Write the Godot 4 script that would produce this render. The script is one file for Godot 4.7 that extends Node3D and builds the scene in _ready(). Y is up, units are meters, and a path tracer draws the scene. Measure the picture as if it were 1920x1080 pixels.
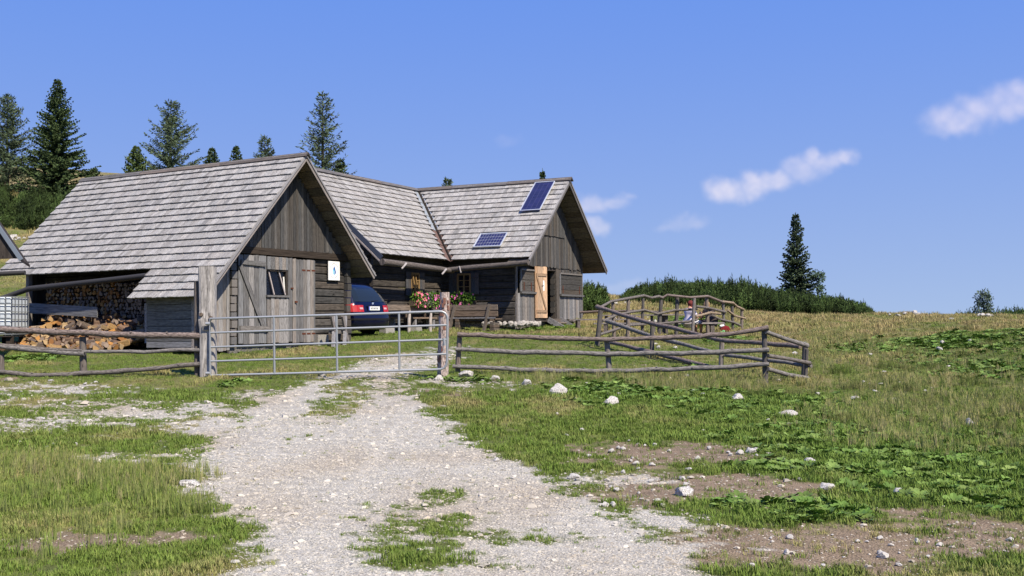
extends Node3D
# Alpine pasture hut: barn, L-shaped log hut, gravel track, gate and rail fences.
# World: metres, y up, the eye stands at the origin; "d" is the distance ahead (world z = -d).

const FOC := 1985.0
const PITCH := 0.03
const ROLL := 0.0087
const MAP_X0 := -20.0
const MAP_D0 := 3.0
const MAP_N := 420
const MAP_S := 0.1

var rng := RandomNumberGenerator.new()
var fine := FastNoiseLite.new()
var wide := FastNoiseLite.new()
var hgrid := PackedFloat32Array()
var gravel_map := PackedFloat32Array()
var soil_map := PackedFloat32Array()
var green_map := PackedFloat32Array()
var used := {}
var tex := {}
var mats := {}
var board_meshes := []
var shingle_meshes := []

# ---------------------------------------------------------------- mesh builder
class MB:
	var v := PackedVector3Array()
	var n := PackedVector3Array()
	var c := PackedColorArray()
	var u := PackedVector2Array()
	var i := PackedInt32Array()
	func quad(a: Vector3, b: Vector3, e: Vector3, f: Vector3, col := Color.WHITE, u0 := Vector2.ZERO, u1 := Vector2.ONE) -> void:
		var nn := (b - a).cross(f - a)
		if nn.length_squared() < 1e-14:
			nn = (e - b).cross(f - b)
		nn = nn.normalized()
		var k := v.size()
		v.append(a); v.append(b); v.append(e); v.append(f)
		for q in 4:
			n.append(nn); c.append(col)
		u.append(u0); u.append(Vector2(u1.x, u0.y)); u.append(u1); u.append(Vector2(u0.x, u1.y))
		i.append(k); i.append(k + 2); i.append(k + 1); i.append(k); i.append(k + 3); i.append(k + 2)
	func tri(a: Vector3, b: Vector3, e: Vector3, col := Color.WHITE, nn := Vector3.ZERO) -> void:
		var g := (b - a).cross(e - a).normalized()
		var k := v.size()
		v.append(a); v.append(b); v.append(e)
		for q in 3:
			n.append(g if nn == Vector3.ZERO else nn); c.append(col); u.append(Vector2(0.5, 0.5))
		i.append(k); i.append(k + 2); i.append(k + 1)
	# hexahedron from 8 corners: bottom ring p0..p3 and top ring p4..p7, both counterclockwise seen from the top
	func hexa(p: Array, col := Color.WHITE, u0 := Vector2.ZERO, u1 := Vector2.ONE) -> void:
		quad(p[4], p[5], p[6], p[7], col, u0, u1)
		quad(p[3], p[2], p[1], p[0], col, u0, u1)
		for q in 4:
			var r := (q + 1) % 4
			quad(p[q], p[r], p[r + 4], p[q + 4], col, u0, u1)
	# box spanned by centre and three half vectors (x across, y thick, z long); grain along z
	func box(o: Vector3, x: Vector3, y: Vector3, z: Vector3, col := Color.WHITE, u0 := Vector2.ZERO, u1 := Vector2.ONE) -> void:
		hexa([o - x - y + z, o + x - y + z, o + x - y - z, o - x - y - z, o - x + y + z, o + x + y + z, o + x + y - z, o - x + y - z], col, u0, u1)
	func tube(pts: Array, radii: Array, sides := 8, col := Color.WHITE, end_col := Color(-1, 0, 0), seed_off := 0.0, lumpy := 0.0) -> void:
		var t0: Vector3 = (pts[1] - pts[0]).normalized()
		var side := t0.cross(Vector3.UP if absf(t0.y) < 0.9 else Vector3.RIGHT).normalized()
		var along := 0.0
		var k0 := v.size()
		for q in pts.size():
			var t: Vector3 = (pts[mini(q + 1, pts.size() - 1)] - pts[maxi(q - 1, 0)]).normalized()
			side = (side - t * side.dot(t)).normalized()
			var up := t.cross(side)
			if q > 0:
				along += (pts[q] - pts[q - 1]).length()
			for s in sides + 1:
				var a := TAU * (s % sides) / sides
				var dirv := side * cos(a) + up * sin(a)
				var r: float = radii[q] * (1.0 + lumpy * (sin(a * 2.0 + seed_off + along * 3.0) + sin(a * 3.0 - along * 7.0 + seed_off * 2.0)) * 0.5)
				v.append(pts[q] + dirv * r); n.append(dirv); c.append(col)
				u.append(Vector2(float(s) / sides * 0.6 + seed_off, along * 0.6 + seed_off))
		for q in pts.size() - 1:
			for s in sides:
				var k := k0 + q * (sides + 1) + s
				var m := k + sides + 1
				i.append(k); i.append(m); i.append(k + 1); i.append(k + 1); i.append(m); i.append(m + 1)
		for e in 2:
			var q := 0 if e == 0 else pts.size() - 1
			var t: Vector3 = (pts[1] - pts[0]).normalized() * -1.0 if e == 0 else (pts[q] - pts[q - 1]).normalized()
			var k := v.size()
			var cc := col if end_col.r < 0.0 else end_col
			v.append(pts[q]); n.append(t); c.append(cc); u.append(Vector2(0.3, 0.3))
			for s in sides + 1:
				v.append(v[k0 + q * (sides + 1) + s]); n.append(t); c.append(cc); u.append(Vector2(0.3 + 0.05 * cos(TAU * s / sides), 0.3 + 0.05 * sin(TAU * s / sides)))
			for s in sides:
				if e == 0:
					i.append(k); i.append(k + 1 + s); i.append(k + 2 + s)
				else:
					i.append(k); i.append(k + 2 + s); i.append(k + 1 + s)
	func mesh(mat: Material) -> ArrayMesh:
		var a := []
		a.resize(Mesh.ARRAY_MAX)
		a[Mesh.ARRAY_VERTEX] = v; a[Mesh.ARRAY_NORMAL] = n; a[Mesh.ARRAY_COLOR] = c; a[Mesh.ARRAY_TEX_UV] = u; a[Mesh.ARRAY_INDEX] = i
		var m := ArrayMesh.new()
		m.add_surface_from_arrays(Mesh.PRIMITIVE_TRIANGLES, a)
		m.surface_set_material(0, mat)
		return m

# ---------------------------------------------------------------- small helpers
func rf(a: float, b: float) -> float:
	return rng.randf_range(a, b)

func lin(r: float, g: float, b: float) -> Color:
	return Color(r, g, b).linear_to_srgb()

func numbered(called: String) -> String:
	used[called] = used.get(called, -1) + 1
	return called if used[called] == 0 else "%s_%03d" % [called, used[called]]

func tag(o: Node, label: String, category: String, group := "", kind := "") -> void:
	if label: o.set_meta("label", label)
	if category: o.set_meta("category", category)
	if group: o.set_meta("group", group)
	if kind: o.set_meta("kind", kind)

func thing(called: String, label: String, category: String, at := Vector3.ZERO, turn := 0.0, group := "") -> Node3D:
	var o := Node3D.new()
	o.name = numbered(called)
	add_child(o)
	o.position = at
	o.rotation.y = turn
	tag(o, label, category, group)
	return o

func obj(called: String, mesh: Mesh, parent: Node = null, xf := Transform3D.IDENTITY) -> MeshInstance3D:
	var o := MeshInstance3D.new()
	o.name = numbered(called) if parent == null else called
	o.mesh = mesh
	o.transform = xf
	(self if parent == null else parent).add_child(o, true)
	return o

func ray(px: float, py: float) -> Vector3:   # x, y, d with d = 1
	var a := px - 960.0
	var b := py - 540.0
	var p := a * cos(ROLL) - b * sin(ROLL)
	var q := a * sin(ROLL) + b * cos(ROLL)
	var y2 := -q / FOC
	var d := cos(PITCH) - sin(PITCH) * y2
	return Vector3(p / FOC / d, (cos(PITCH) * y2 + sin(PITCH)) / d, 1.0)

func at_px(px: float, py: float, d: float) -> Vector3:
	var r := ray(px, py)
	return Vector3(r.x * d, r.y * d, -d)

func on_ground(px: float, d: float) -> Vector3:   # the ground point d ahead under that column of the picture
	var x := ray(px, 650.0).x * d
	return Vector3(x, hgt(x, d), -d)

func gnd(px: float, py: float) -> Vector3:   # where the line of sight meets the ground
	var r := ray(px, py)
	var d := 4.0
	while d < 90.0:
		if r.y * d <= hgt(r.x * d, d):
			break
		d += 0.1
	return Vector3(r.x * d, hgt(r.x * d, d), -d)

# ---------------------------------------------------------------- terrain
const TX := [-60.0, -30.0, -15.0, -8.0, 0.0, 8.0, 15.0, 30.0, 60.0]
const TD := [-60.0, 0.0, 7.0, 14.0, 20.0, 27.0, 33.0, 40.0, 50.0, 60.0, 75.0, 100.0, 200.0, 900.0]
const TH := [
	[-1.7, -1.7, -1.7, -1.7, -1.7, -1.7, -1.7, -1.7, -1.7],
	[-1.6, -1.6, -1.6, -1.6, -1.62, -1.6, -1.6, -1.6, -1.6],
	[-1.4, -1.45, -1.52, -1.56, -1.6, -1.6, -1.55, -1.5, -1.5],
	[-1.1, -1.2, -1.3, -1.36, -1.4, -1.42, -1.15, -0.9, -0.9],
	[-0.4, -0.7, -0.92, -1.03, -1.12, -1.28, -0.82, -0.5, -0.5],
	[0.3, -0.2, -0.73, -0.72, -0.86, -0.95, -0.52, -0.3, -0.3],
	[1.2, 0.6, -0.4, -0.52, -0.56, -0.62, -0.38, -0.25, -0.2],
	[2.5, 1.6, 0.5, -0.2, -0.32, -0.38, -0.3, -0.2, -0.1],
	[5.0, 3.7, 2.2, 1.2, 0.45, 0.45, 0.0, -0.2, -0.2],
	[8.0, 5.5, 4.0, 2.8, 1.4, 0.8, 0.25, -0.25, -0.6],
	[12.0, 9.0, 7.0, 5.0, 3.0, 1.4, 0.3, -1.0, -2.0],
	[16.0, 13.0, 11.0, 8.0, 4.5, 1.2, -0.5, -3.0, -5.0],
	[25.0, 20.0, 15.0, 8.0, -2.0, -10.0, -14.0, -18.0, -20.0],
	[20.0, 10.0, 0.0, -30.0, -60.0, -70.0, -70.0, -70.0, -70.0]]

func cubic(p0: float, p1: float, p2: float, p3: float, x0: float, x1: float, x2: float, x3: float, x: float) -> float:
	var t := (x - x1) / (x2 - x1)
	var m1 := (p2 - p0) / maxf(x2 - x0, 1e-4) * (x2 - x1)
	var m2 := (p3 - p1) / maxf(x3 - x1, 1e-4) * (x2 - x1)
	var t2 := t * t
	var t3 := t2 * t
	return (2 * t3 - 3 * t2 + 1) * p1 + (t3 - 2 * t2 + t) * m1 + (-2 * t3 + 3 * t2) * p2 + (t3 - t2) * m2

func table_h(x: float, d: float) -> float:
	x = clampf(x, -59.9, 59.9)
	d = clampf(d, -59.9, 899.0)
	var i := 0
	while x >= TX[i + 1]: i += 1
	var j := 0
	while d >= TD[j + 1]: j += 1
	var col := [0.0, 0.0, 0.0, 0.0]
	var i0 := maxi(i - 1, 0)
	var i3 := mini(i + 2, TX.size() - 1)
	for k in 4:
		var r: Array = TH[clampi(j - 1 + k, 0, TD.size() - 1)]
		col[k] = cubic(r[i0], r[i], r[i + 1], r[i3], TX[i0], TX[i], TX[i + 1], TX[i3], x)
	var j0 := maxi(j - 1, 0)
	var j3 := mini(j + 2, TD.size() - 1)
	return cubic(col[0], col[1], col[2], col[3], TD[j0], TD[j], TD[j + 1], TD[j3], d)

func hgt(x: float, d: float) -> float:
	var h := 0.0
	var gx := (x + 80.0)
	var gd := (d + 10.0)
	if gx >= 0.0 and gx < 160.0 and gd >= 0.0 and gd < 150.0:
		var i := int(gx)
		var j := int(gd)
		var fx := gx - i
		var fd := gd - j
		var k := j * 162 + i
		h = lerpf(lerpf(hgrid[k], hgrid[k + 1], fx), lerpf(hgrid[k + 162], hgrid[k + 163], fx), fd)
	else:
		h = table_h(x, d)
	var far := clampf((d - 22.0) / 30.0, 0.0, 1.0)
	return h + wide.get_noise_2d(x * 2.2, d * 2.2) * (0.06 + 0.12 * far) + fine.get_noise_2d(x * 3.0, d * 3.0) * 0.022 + clampf((x - 5.0) / 5.0, 0.0, 1.0) * clampf((d - 13.0) / 8.0, 0.0, 1.0) * fine.get_noise_2d(x * 1.3 + 30.0, d * 1.3) * 0.2

func map_at(m: PackedFloat32Array, x: float, d: float) -> float:
	var fx := (x - MAP_X0) / MAP_S
	var fd := (d - MAP_D0) / MAP_S
	if fx < 0.0 or fd < 0.0 or fx >= MAP_N - 1 or fd >= MAP_N - 1:
		return 0.0
	var i := int(fx)
	var j := int(fd)
	fx -= i
	fd -= j
	var k := j * MAP_N + i
	return lerpf(lerpf(m[k], m[k + 1], fx), lerpf(m[k + MAP_N], m[k + MAP_N + 1], fx), fd)

func blob(m: PackedFloat32Array, px: float, py: float, rx: float, ry: float, s: float) -> PackedFloat32Array:
	# an oval patch of ground, given by where its middle and rims are seen
	var o := gnd(px, py)
	var near := gnd(px, py + ry)
	var far := gnd(px, py - ry)
	var hw := rx * -o.z / FOC
	var hd := maxf((near.z - far.z) * 0.5, 0.1)
	var mid := -(near.z + far.z) * 0.5
	for j in range(maxi(0, int((mid - hd * 1.5 - MAP_D0) / MAP_S)), mini(MAP_N, int((mid + hd * 1.5 - MAP_D0) / MAP_S) + 1)):
		for i in range(maxi(0, int((o.x - hw * 1.5 - MAP_X0) / MAP_S)), mini(MAP_N, int((o.x + hw * 1.5 - MAP_X0) / MAP_S) + 1)):
			var x := (MAP_X0 + i * MAP_S - o.x) / hw
			var d := (MAP_D0 + j * MAP_S - mid) / hd
			var f := s * clampf(1.4 - sqrt(x * x + d * d) * 1.0, 0.0, 1.0)
			m[j * MAP_N + i] = maxf(m[j * MAP_N + i], f) if s > 0.0 else maxf(0.0, m[j * MAP_N + i] + f)
	return m

func make_maps() -> void:
	gravel_map.resize(MAP_N * MAP_N)
	soil_map.resize(MAP_N * MAP_N)
	green_map.resize(MAP_N * MAP_N)
	# the edges of the gravel track, read off the photograph row by row
	var rows := [[1120, 430, 1420, 1.0], [1080, 425, 1330, 1.0], [1040, 440, 1290, 1.0], [1000, 470, 1250, 1.0], [960, 420, 1130, 1.0], [920, 350, 1060, 1.0], [880, 330, 985, 1.0], [840, 365, 890, 1.0], [800, 430, 850, 1.0], [760, 470, 795, 0.95], [735, 525, 768, 0.92], [715, 580, 765, 0.85], [700, 610, 775, 0.78], [685, 650, 840, 0.66], [670, 690, 870, 0.6], [655, 770, 895, 0.45], [645, 840, 900, 0.2]]
	var ds := []
	for r in rows:
		var a := gnd(r[1], r[0])
		var b := gnd(r[2], r[0])
		ds.append([-(a.z + b.z) * 0.5, a.x, b.x, r[3]])
	ds.push_front([2.0, ds[0][1], ds[0][2], 1.0])
	for j in MAP_N:
		var d := MAP_D0 + j * MAP_S
		for q in ds.size() - 1:
			if d >= ds[q][0] and d < ds[q + 1][0]:
				var t: float = (d - ds[q][0]) / (ds[q + 1][0] - ds[q][0])
				var xl: float = lerpf(ds[q][1], ds[q + 1][1], t)
				var xr: float = lerpf(ds[q][2], ds[q + 1][2], t)
				var s: float = lerpf(ds[q][3], ds[q + 1][3], t)
				for i in range(maxi(0, int((xl - 1.0 - MAP_X0) / MAP_S)), int((xr + 1.0 - MAP_X0) / MAP_S)):
					var x := MAP_X0 + i * MAP_S
					gravel_map[j * MAP_N + i] = s * clampf(minf(x - xl, xr - x) / 0.8 + 0.42, 0.0, 1.0)
				break
	for b in [[300, 775, 260, 24, 0.56], [420, 800, 160, 28, 0.66], [150, 795, 190, 16, 0.5], [80, 735, 200, 20, 0.45], [180, 760, 300, 16, 0.46], [60, 800, 200, 28, 0.42], [250, 860, 150, 14, 0.5], [520, 745, 120, 16, 0.6], [1130, 905, 120, 24, 0.55], [900, 722, 130, 14, 0.4], [1250, 980, 120, 22, 0.6], [1230, 1050, 170, 40, 0.75], [830, 715, 60, 12, 0.5]]:
		gravel_map = blob(gravel_map, b[0], b[1], b[2], b[3], b[4])
	for b in [[800, 970, 130, 80, -0.42], [880, 1030, 200, 60, -0.4], [760, 1060, 160, 30, -0.36], [700, 900, 160, 60, -0.14], [560, 1000, 140, 60, -0.1], [1100, 1040, 160, 50, -0.15], [630, 765, 80, 60, -0.5], [640, 720, 40, 14, -0.3], [390, 900, 60, 20, -0.2], [1380, 1060, 70, 16, -0.8]]:
		gravel_map = blob(gravel_map, b[0], b[1], b[2], b[3], b[4])
	for b in [[1270, 858, 240, 30, 0.85], [1320, 925, 290, 38, 0.95], [1560, 1035, 440, 50, 0.95], [1840, 1015, 240, 50, 0.8], [1450, 880, 150, 16, 0.5], [150, 1022, 260, 26, 0.75], [800, 740, 90, 16, 0.5], [1480, 1010, 200, 26, 0.7], [1750, 960, 160, 20, 0.5], [1230, 690, 70, 12, 0.3], [20, 712, 40, 8, 0.5], [560, 655, 60, 5, 0.5], [470, 866, 40, 5, 0.6]]:
		soil_map = blob(soil_map, b[0], b[1], b[2], b[3], b[4])
	for b in [[1150, 740, 130, 30, 0.7], [1480, 770, 220, 40, 0.7], [1750, 880, 260, 70, 1.0], [1640, 820, 300, 30, 0.8], [1500, 960, 180, 24, 0.9], [1450, 885, 80, 16, 0.9], [1750, 650, 200, 22, 1.0], [1850, 690, 160, 30, 0.8], [1060, 612, 30, 8, 0.6], [1300, 605, 70, 12, 1.0], [1000, 615, 24, 6, 0.9], [60, 672, 90, 8, 0.6], [460, 655, 60, 8, 0.6], [430, 720, 30, 8, 0.8], [1380, 640, 60, 10, 0.6], [880, 715, 120, 8, 0.4], [1300, 690, 70, 12, 0.3]]:
		green_map = blob(green_map, b[0], b[1], b[2], b[3], b[4])

# how much of gravel, soil and dry grass lies at a point, with ragged edges
func cover(x: float, d: float) -> Vector3:
	var ragged := fine.get_noise_2d(x * 9.0, d * 9.0) * 0.55 + fine.get_noise_2d(x * 28.0 + 50.0, d * 28.0) * 0.42 + fine.get_noise_2d(x * 75.0, d * 75.0 + 20.0) * 0.3
	var g := map_at(gravel_map, x, d)
	var s := map_at(soil_map, x, d)
	g = smoothstep(0.42, 0.58, g + ragged * (0.95 if g < 0.5 else (0.6 if g < 0.95 else 0.28))) if g > 0.05 else 0.0
	s = smoothstep(0.34, 0.66, s + ragged * 0.85) if s > 0.05 else 0.0
	var hill := clampf((x - 4.0 + (d - 20.0) * 0.3) / 6.0, 0.0, 1.0) * clampf((d - 16.0) / 16.0, 0.0, 1.0)
	var back := clampf((d - 46.0) / 12.0, 0.0, 1.0)
	var dry := clampf((0.2 if d > 44.0 or x > 6.0 else (0.0 if d < 13.0 and x < 0.0 else 0.1)) + 0.45 * maxf(hill, back) + wide.get_noise_2d(x * 7.0, d * 7.0) * 0.6 + wide.get_noise_2d(x * 22.0 + 9.0, d * 14.0) * 0.6 + ragged * 0.25 - map_at(green_map, x, d) * 0.8, 0.0, 1.0)
	return Vector3(g, s, dry)

# ---------------------------------------------------------------- textures and materials
func grey_image(w: int, h: int, f: Callable) -> Image:
	var im := Image.create(w, h, false, Image.FORMAT_RGB8)
	for y in h:
		for x in w:
			var t: float = clampf(f.call(x, y), 0.0, 1.0)
			im.set_pixel(x, y, Color(t, t, t))
	return im

func make_textures() -> void:
	var nz := FastNoiseLite.new()
	nz.seed = 5
	nz.frequency = 0.05
	nz.fractal_octaves = 3
	# wood grain: streaks along y, silvery and dark lines, a few knots
	var knots := []
	for k in 7:
		knots.append(Vector2(rf(10, 246), rf(20, 490)))
	var wood := grey_image(256, 512, func(x, y):
		var bend := 0.0
		var dark := 0.0
		for k in knots:
			var dx: float = x - k.x
			var dy: float = (y - k.y) * 0.35
			var r2: float = dx * dx + dy * dy
			bend += dx / (6.0 + r2 * 0.5) * 6.0
			dark += 0.4 * exp(-r2 / 9.0)
		var xx: float = x + bend
		var s := nz.get_noise_2d(xx * 4.5, y * 0.12) * 0.42 + nz.get_noise_2d(xx * 13.0 + 300.0, y * 0.3) * 0.3 + nz.get_noise_2d(xx * 1.2, y * 0.5 + 90.0) * 0.22
		var crack := nz.get_noise_2d(xx * 9.0 + 700.0, y * 0.1)
		return 0.86 + s * 0.6 - dark - (0.25 if crack > 0.42 else 0.0))
	tex["wood"] = ImageTexture.create_from_image(wood)
	var wn := wood.duplicate() as Image
	wn.bump_map_to_normal_map(2.0)
	tex["wood_n"] = ImageTexture.create_from_image(wn)
	var bark := grey_image(256, 256, func(x, y):
		var s := nz.get_noise_2d(x * 2.5, y * 0.9) * 0.5 + nz.get_noise_2d(x * 6.0 + 40.0, y * 2.4) * 0.35
		return 0.84 + s * 1.05)
	tex["bark"] = ImageTexture.create_from_image(bark)
	var g := FastNoiseLite.new()
	g.seed = 11
	g.frequency = 0.09
	g.fractal_octaves = 5
	g.fractal_gain = 0.7
	var gi := g.get_seamless_image(512, 512, false, false, 0.25)
	gi.convert(Image.FORMAT_RGB8)
	var gn := gi.duplicate() as Image
	for y in 512:
		for x in 512:
			var t := clampf(0.92 + (gi.get_pixel(x, y).r - 0.5) * 1.1, 0.3, 1.0)
			gi.set_pixel(x, y, Color(t, t, t))
	tex["ground"] = ImageTexture.create_from_image(gi)
	gn.bump_map_to_normal_map(6.0)
	tex["ground_n"] = ImageTexture.create_from_image(gn)

func mat(key: String, col: Color, rough := 0.85, texture := "", vertex := false) -> StandardMaterial3D:
	if mats.has(key):
		return mats[key]
	var m := StandardMaterial3D.new()
	m.albedo_color = col
	m.roughness = rough
	m.metallic_specular = 0.25
	m.vertex_color_use_as_albedo = vertex
	if texture:
		m.albedo_texture = tex[texture]
		if tex.has(texture + "_n"):
			m.normal_enabled = true
			m.normal_texture = tex[texture + "_n"]
			m.normal_scale = 0.6
	m.texture_filter = BaseMaterial3D.TEXTURE_FILTER_LINEAR_WITH_MIPMAPS_ANISOTROPIC
	mats[key] = m
	return m

# weathered wood in some tones of one base colour; "which" picks one
func wood(base: String, which := -1) -> StandardMaterial3D:
	var bases := {"gable": Color(0.11, 0.106, 0.102), "door": Color(0.265, 0.259, 0.256), "log": Color(0.088, 0.082, 0.075), "soffit": Color(0.2, 0.17, 0.135), "silver": Color(0.36, 0.34, 0.34), "pale": Color(0.62, 0.42, 0.27), "fence": Color(0.2, 0.182, 0.17), "dark": Color(0.05, 0.043, 0.038), "ridge": Color(0.17, 0.155, 0.148), "bench": Color(0.19, 0.155, 0.125), "shutter": Color(0.11, 0.108, 0.112)}
	if which < 0:
		which = rng.randi() % 5
	var k := "wood_%s_%d" % [base, which]
	if mats.has(k):
		return mats[k]
	var f: float = [0.72, 0.88, 1.0, 1.15, 1.36][which]
	var warm: float = [0.0, 0.06, -0.03, 0.1, 0.02][which]
	var b: Color = bases[base] * f
	return mat(k, lin(b.r * (1.0 + warm), b.g, b.b * (1.0 - warm)), 0.85, "wood")

# ---------------------------------------------------------------- boards, logs
func make_unit_meshes() -> void:
	for k in 10:
		var m := MB.new()
		var j := []
		for q in 8:
			j.append(Vector3(rf(-0.04, 0.04), rf(-0.06, 0.06), 0.0))
		var zs := rf(-0.008, 0.008)
		var p := [Vector3(-0.5, -0.5, 1), Vector3(0.5, -0.5, 1 + zs), Vector3(0.5, -0.5, 0), Vector3(-0.5, -0.5, 0), Vector3(-0.5, 0.5, 1), Vector3(0.5, 0.5, 1 + zs), Vector3(0.5, 0.5, 0), Vector3(-0.5, 0.5, 0)]
		for q in 8:
			p[q] += j[q]
		var u0 := Vector2(rf(0, 0.75), rf(0, 0.4))
		m.hexa(p, Color.WHITE, u0, u0 + Vector2(0.22, 0.6))
		board_meshes.append(m.mesh(null))
	for k in 28:
		shingle_meshes.append(shingle_mb(MB.new(), Transform3D.IDENTITY).mesh(mat("shingle", Color.WHITE, 0.85, "wood", true)))

# a board from a to b, "across" is the direction of its width
func board(parent: Node, called: String, m: Material, a: Vector3, b: Vector3, width: float, thick: float, across: Vector3) -> MeshInstance3D:
	var z := b - a
	var x := (across - z.normalized() * across.dot(z.normalized())).normalized()
	var y := z.normalized().cross(x)
	var o := obj(called, board_meshes[rng.randi() % 10], parent, Transform3D(Basis(x * width, y * thick, z), a))
	o.material_override = m
	return o

func bent(a: Vector3, b: Vector3, steps: int, wob: float) -> Array:
	var p := []
	for q in steps + 1:
		var t := float(q) / steps
		p.append(a.lerp(b, t) + (Vector3(rf(-1, 1), rf(-1, 1), rf(-1, 1)) * wob if q > 0 and q < steps else Vector3.ZERO))
	return p

func log_piece(parent: Node, called: String, m: Material, a: Vector3, b: Vector3, r0: float, r1: float, sides := 10, wob := 0.012) -> MeshInstance3D:
	var steps := maxi(2, int((b - a).length() / 0.5))
	var pts := bent(a, b, steps, wob)
	var rad := []
	for q in steps + 1:
		rad.append(lerpf(r0, r1, float(q) / steps) * rf(0.94, 1.06))
	var t := MB.new()
	t.tube(pts, rad, sides, Color.WHITE, Color(-1, 0, 0), rf(0, 9), 0.08)
	return obj(called, t.mesh(m), parent)

func shingle_mb(m: MB, xf: Transform3D) -> MB:
	var tone := rf(0.355, 0.5) * (0.75 if rng.randf() < 0.12 else 1.0)
	var w := rf(-0.012, 0.02)
	var col := Color(tone * (1.0 + w), tone * 0.965, tone * (0.915 - w))
	var u0 := Vector2(rf(0, 0.8), rf(0, 0.6))
	var s := rf(-0.014, 0.014)
	var p := [Vector3(-0.5, 0, 1 + s), Vector3(0.49, 0, 1 - s), Vector3(0.49, 0, 0), Vector3(-0.5, 0, 0), Vector3(-0.5, 1, 1 + s), Vector3(0.49, 0.9, 1 - s), Vector3(0.49, 0.4, 0), Vector3(-0.5, 0.4, 0)]
	for q in 8:
		p[q] = xf * p[q]
	m.hexa(p, col, u0, u0 + Vector2(0.2, 0.4))
	return m

# courses of shingles from the ridge down; lims gives the run [u0, u1] of a course at distance t down the slope; shingles with u below single_to become nodes
func shingle_slope(roof: Node3D, rest: MB, o: Vector3, u: Vector3, v: Vector3, lims: Callable, len_v: float, e: float, budget: int, single: Callable) -> int:
	var nrm := u.cross(v).normalized()
	if nrm.y < 0.0:
		nrm = -nrm
	var made := 0
	var courses := int(round(len_v / e))
	for k in courses:
		var butt := (k + 1) * e
		var lim: Array = lims.call(butt)
		if lim.is_empty():
			continue
		var p: float = lim[0]
		while p < lim[1] - 0.02:
			var w := minf(rf(0.08, 0.2), lim[1] - p)
			var ln := e * 1.32 + rf(-0.007, 0.009)
			var lift := rf(0.0, 0.006)
			var start := o + u * (p + w * 0.5) + v * (butt - e * 1.32) + nrm * (0.004 + lift * 0.4)
			var zv := v * ln + nrm * (0.03 + lift)
			var xv := u * w
			# keep the axes right-handed so that faces point outwards
			if xv.cross(zv).dot(nrm) > 0.0:
				xv = -xv
			var xf := Transform3D(Basis(xv, nrm * rf(0.03, 0.037), zv), start)
			if made < budget and single.call(p, butt):
				obj("shingle", shingle_meshes[rng.randi() % shingle_meshes.size()], roof, xf)
				made += 1
			else:
				shingle_mb(rest, xf)
			p += w
	return made

func stuff_part(called: String, m: MB, material: Material, parent: Node) -> void:
	var o := obj(called, m.mesh(material), parent)
	o.set_meta("kind", "stuff")

# ---------------------------------------------------------------- the barn
const BARN := Vector3(-5.467, 4.391, 28.0)
const BARN_TURN := 1.03428
const BY := 5.1      # the apex stands this far above the node's base

func bl(x: float, y: float, z: float) -> Vector3:   # barn: y measured from the apex
	return Vector3(x, y + BY, z)

func slab(a: Vector3, b: Vector3, e: Vector3, f: Vector3, down: Vector3) -> MB:
	var m := MB.new()
	m.hexa([a + down, b + down, e + down, f + down, a, b, e, f], Color.WHITE, Vector2(0, 0), Vector2(3, 3))
	return m

func plank_wall(part: Node3D, called: String, kind: String, x0: float, x1: float, yb: Callable, yt: Callable, z: float, thick: float, w0: float, w1: float, place: Callable, ragged := 0.0) -> void:
	var x := x0
	while x < x1 - 0.01:
		var w := minf(rf(w0, w1), x1 - x)
		if x1 - x - w < w0 * 0.5:
			w = x1 - x
		var c := x + w * 0.5
		var top: float = minf(yt.call(x + 0.01), yt.call(x + w - 0.01))
		var bot: float = yb.call(c) - rf(0.0, ragged)
		if top - bot > 0.05:
			var zz := z + rf(0.0, 0.018)
			board(part, called, wood(kind), place.call(c, bot, zz), place.call(c, top, zz), w - 0.008, thick, place.call(c + 1.0, bot, zz) - place.call(c, bot, zz))
		x += w

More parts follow.
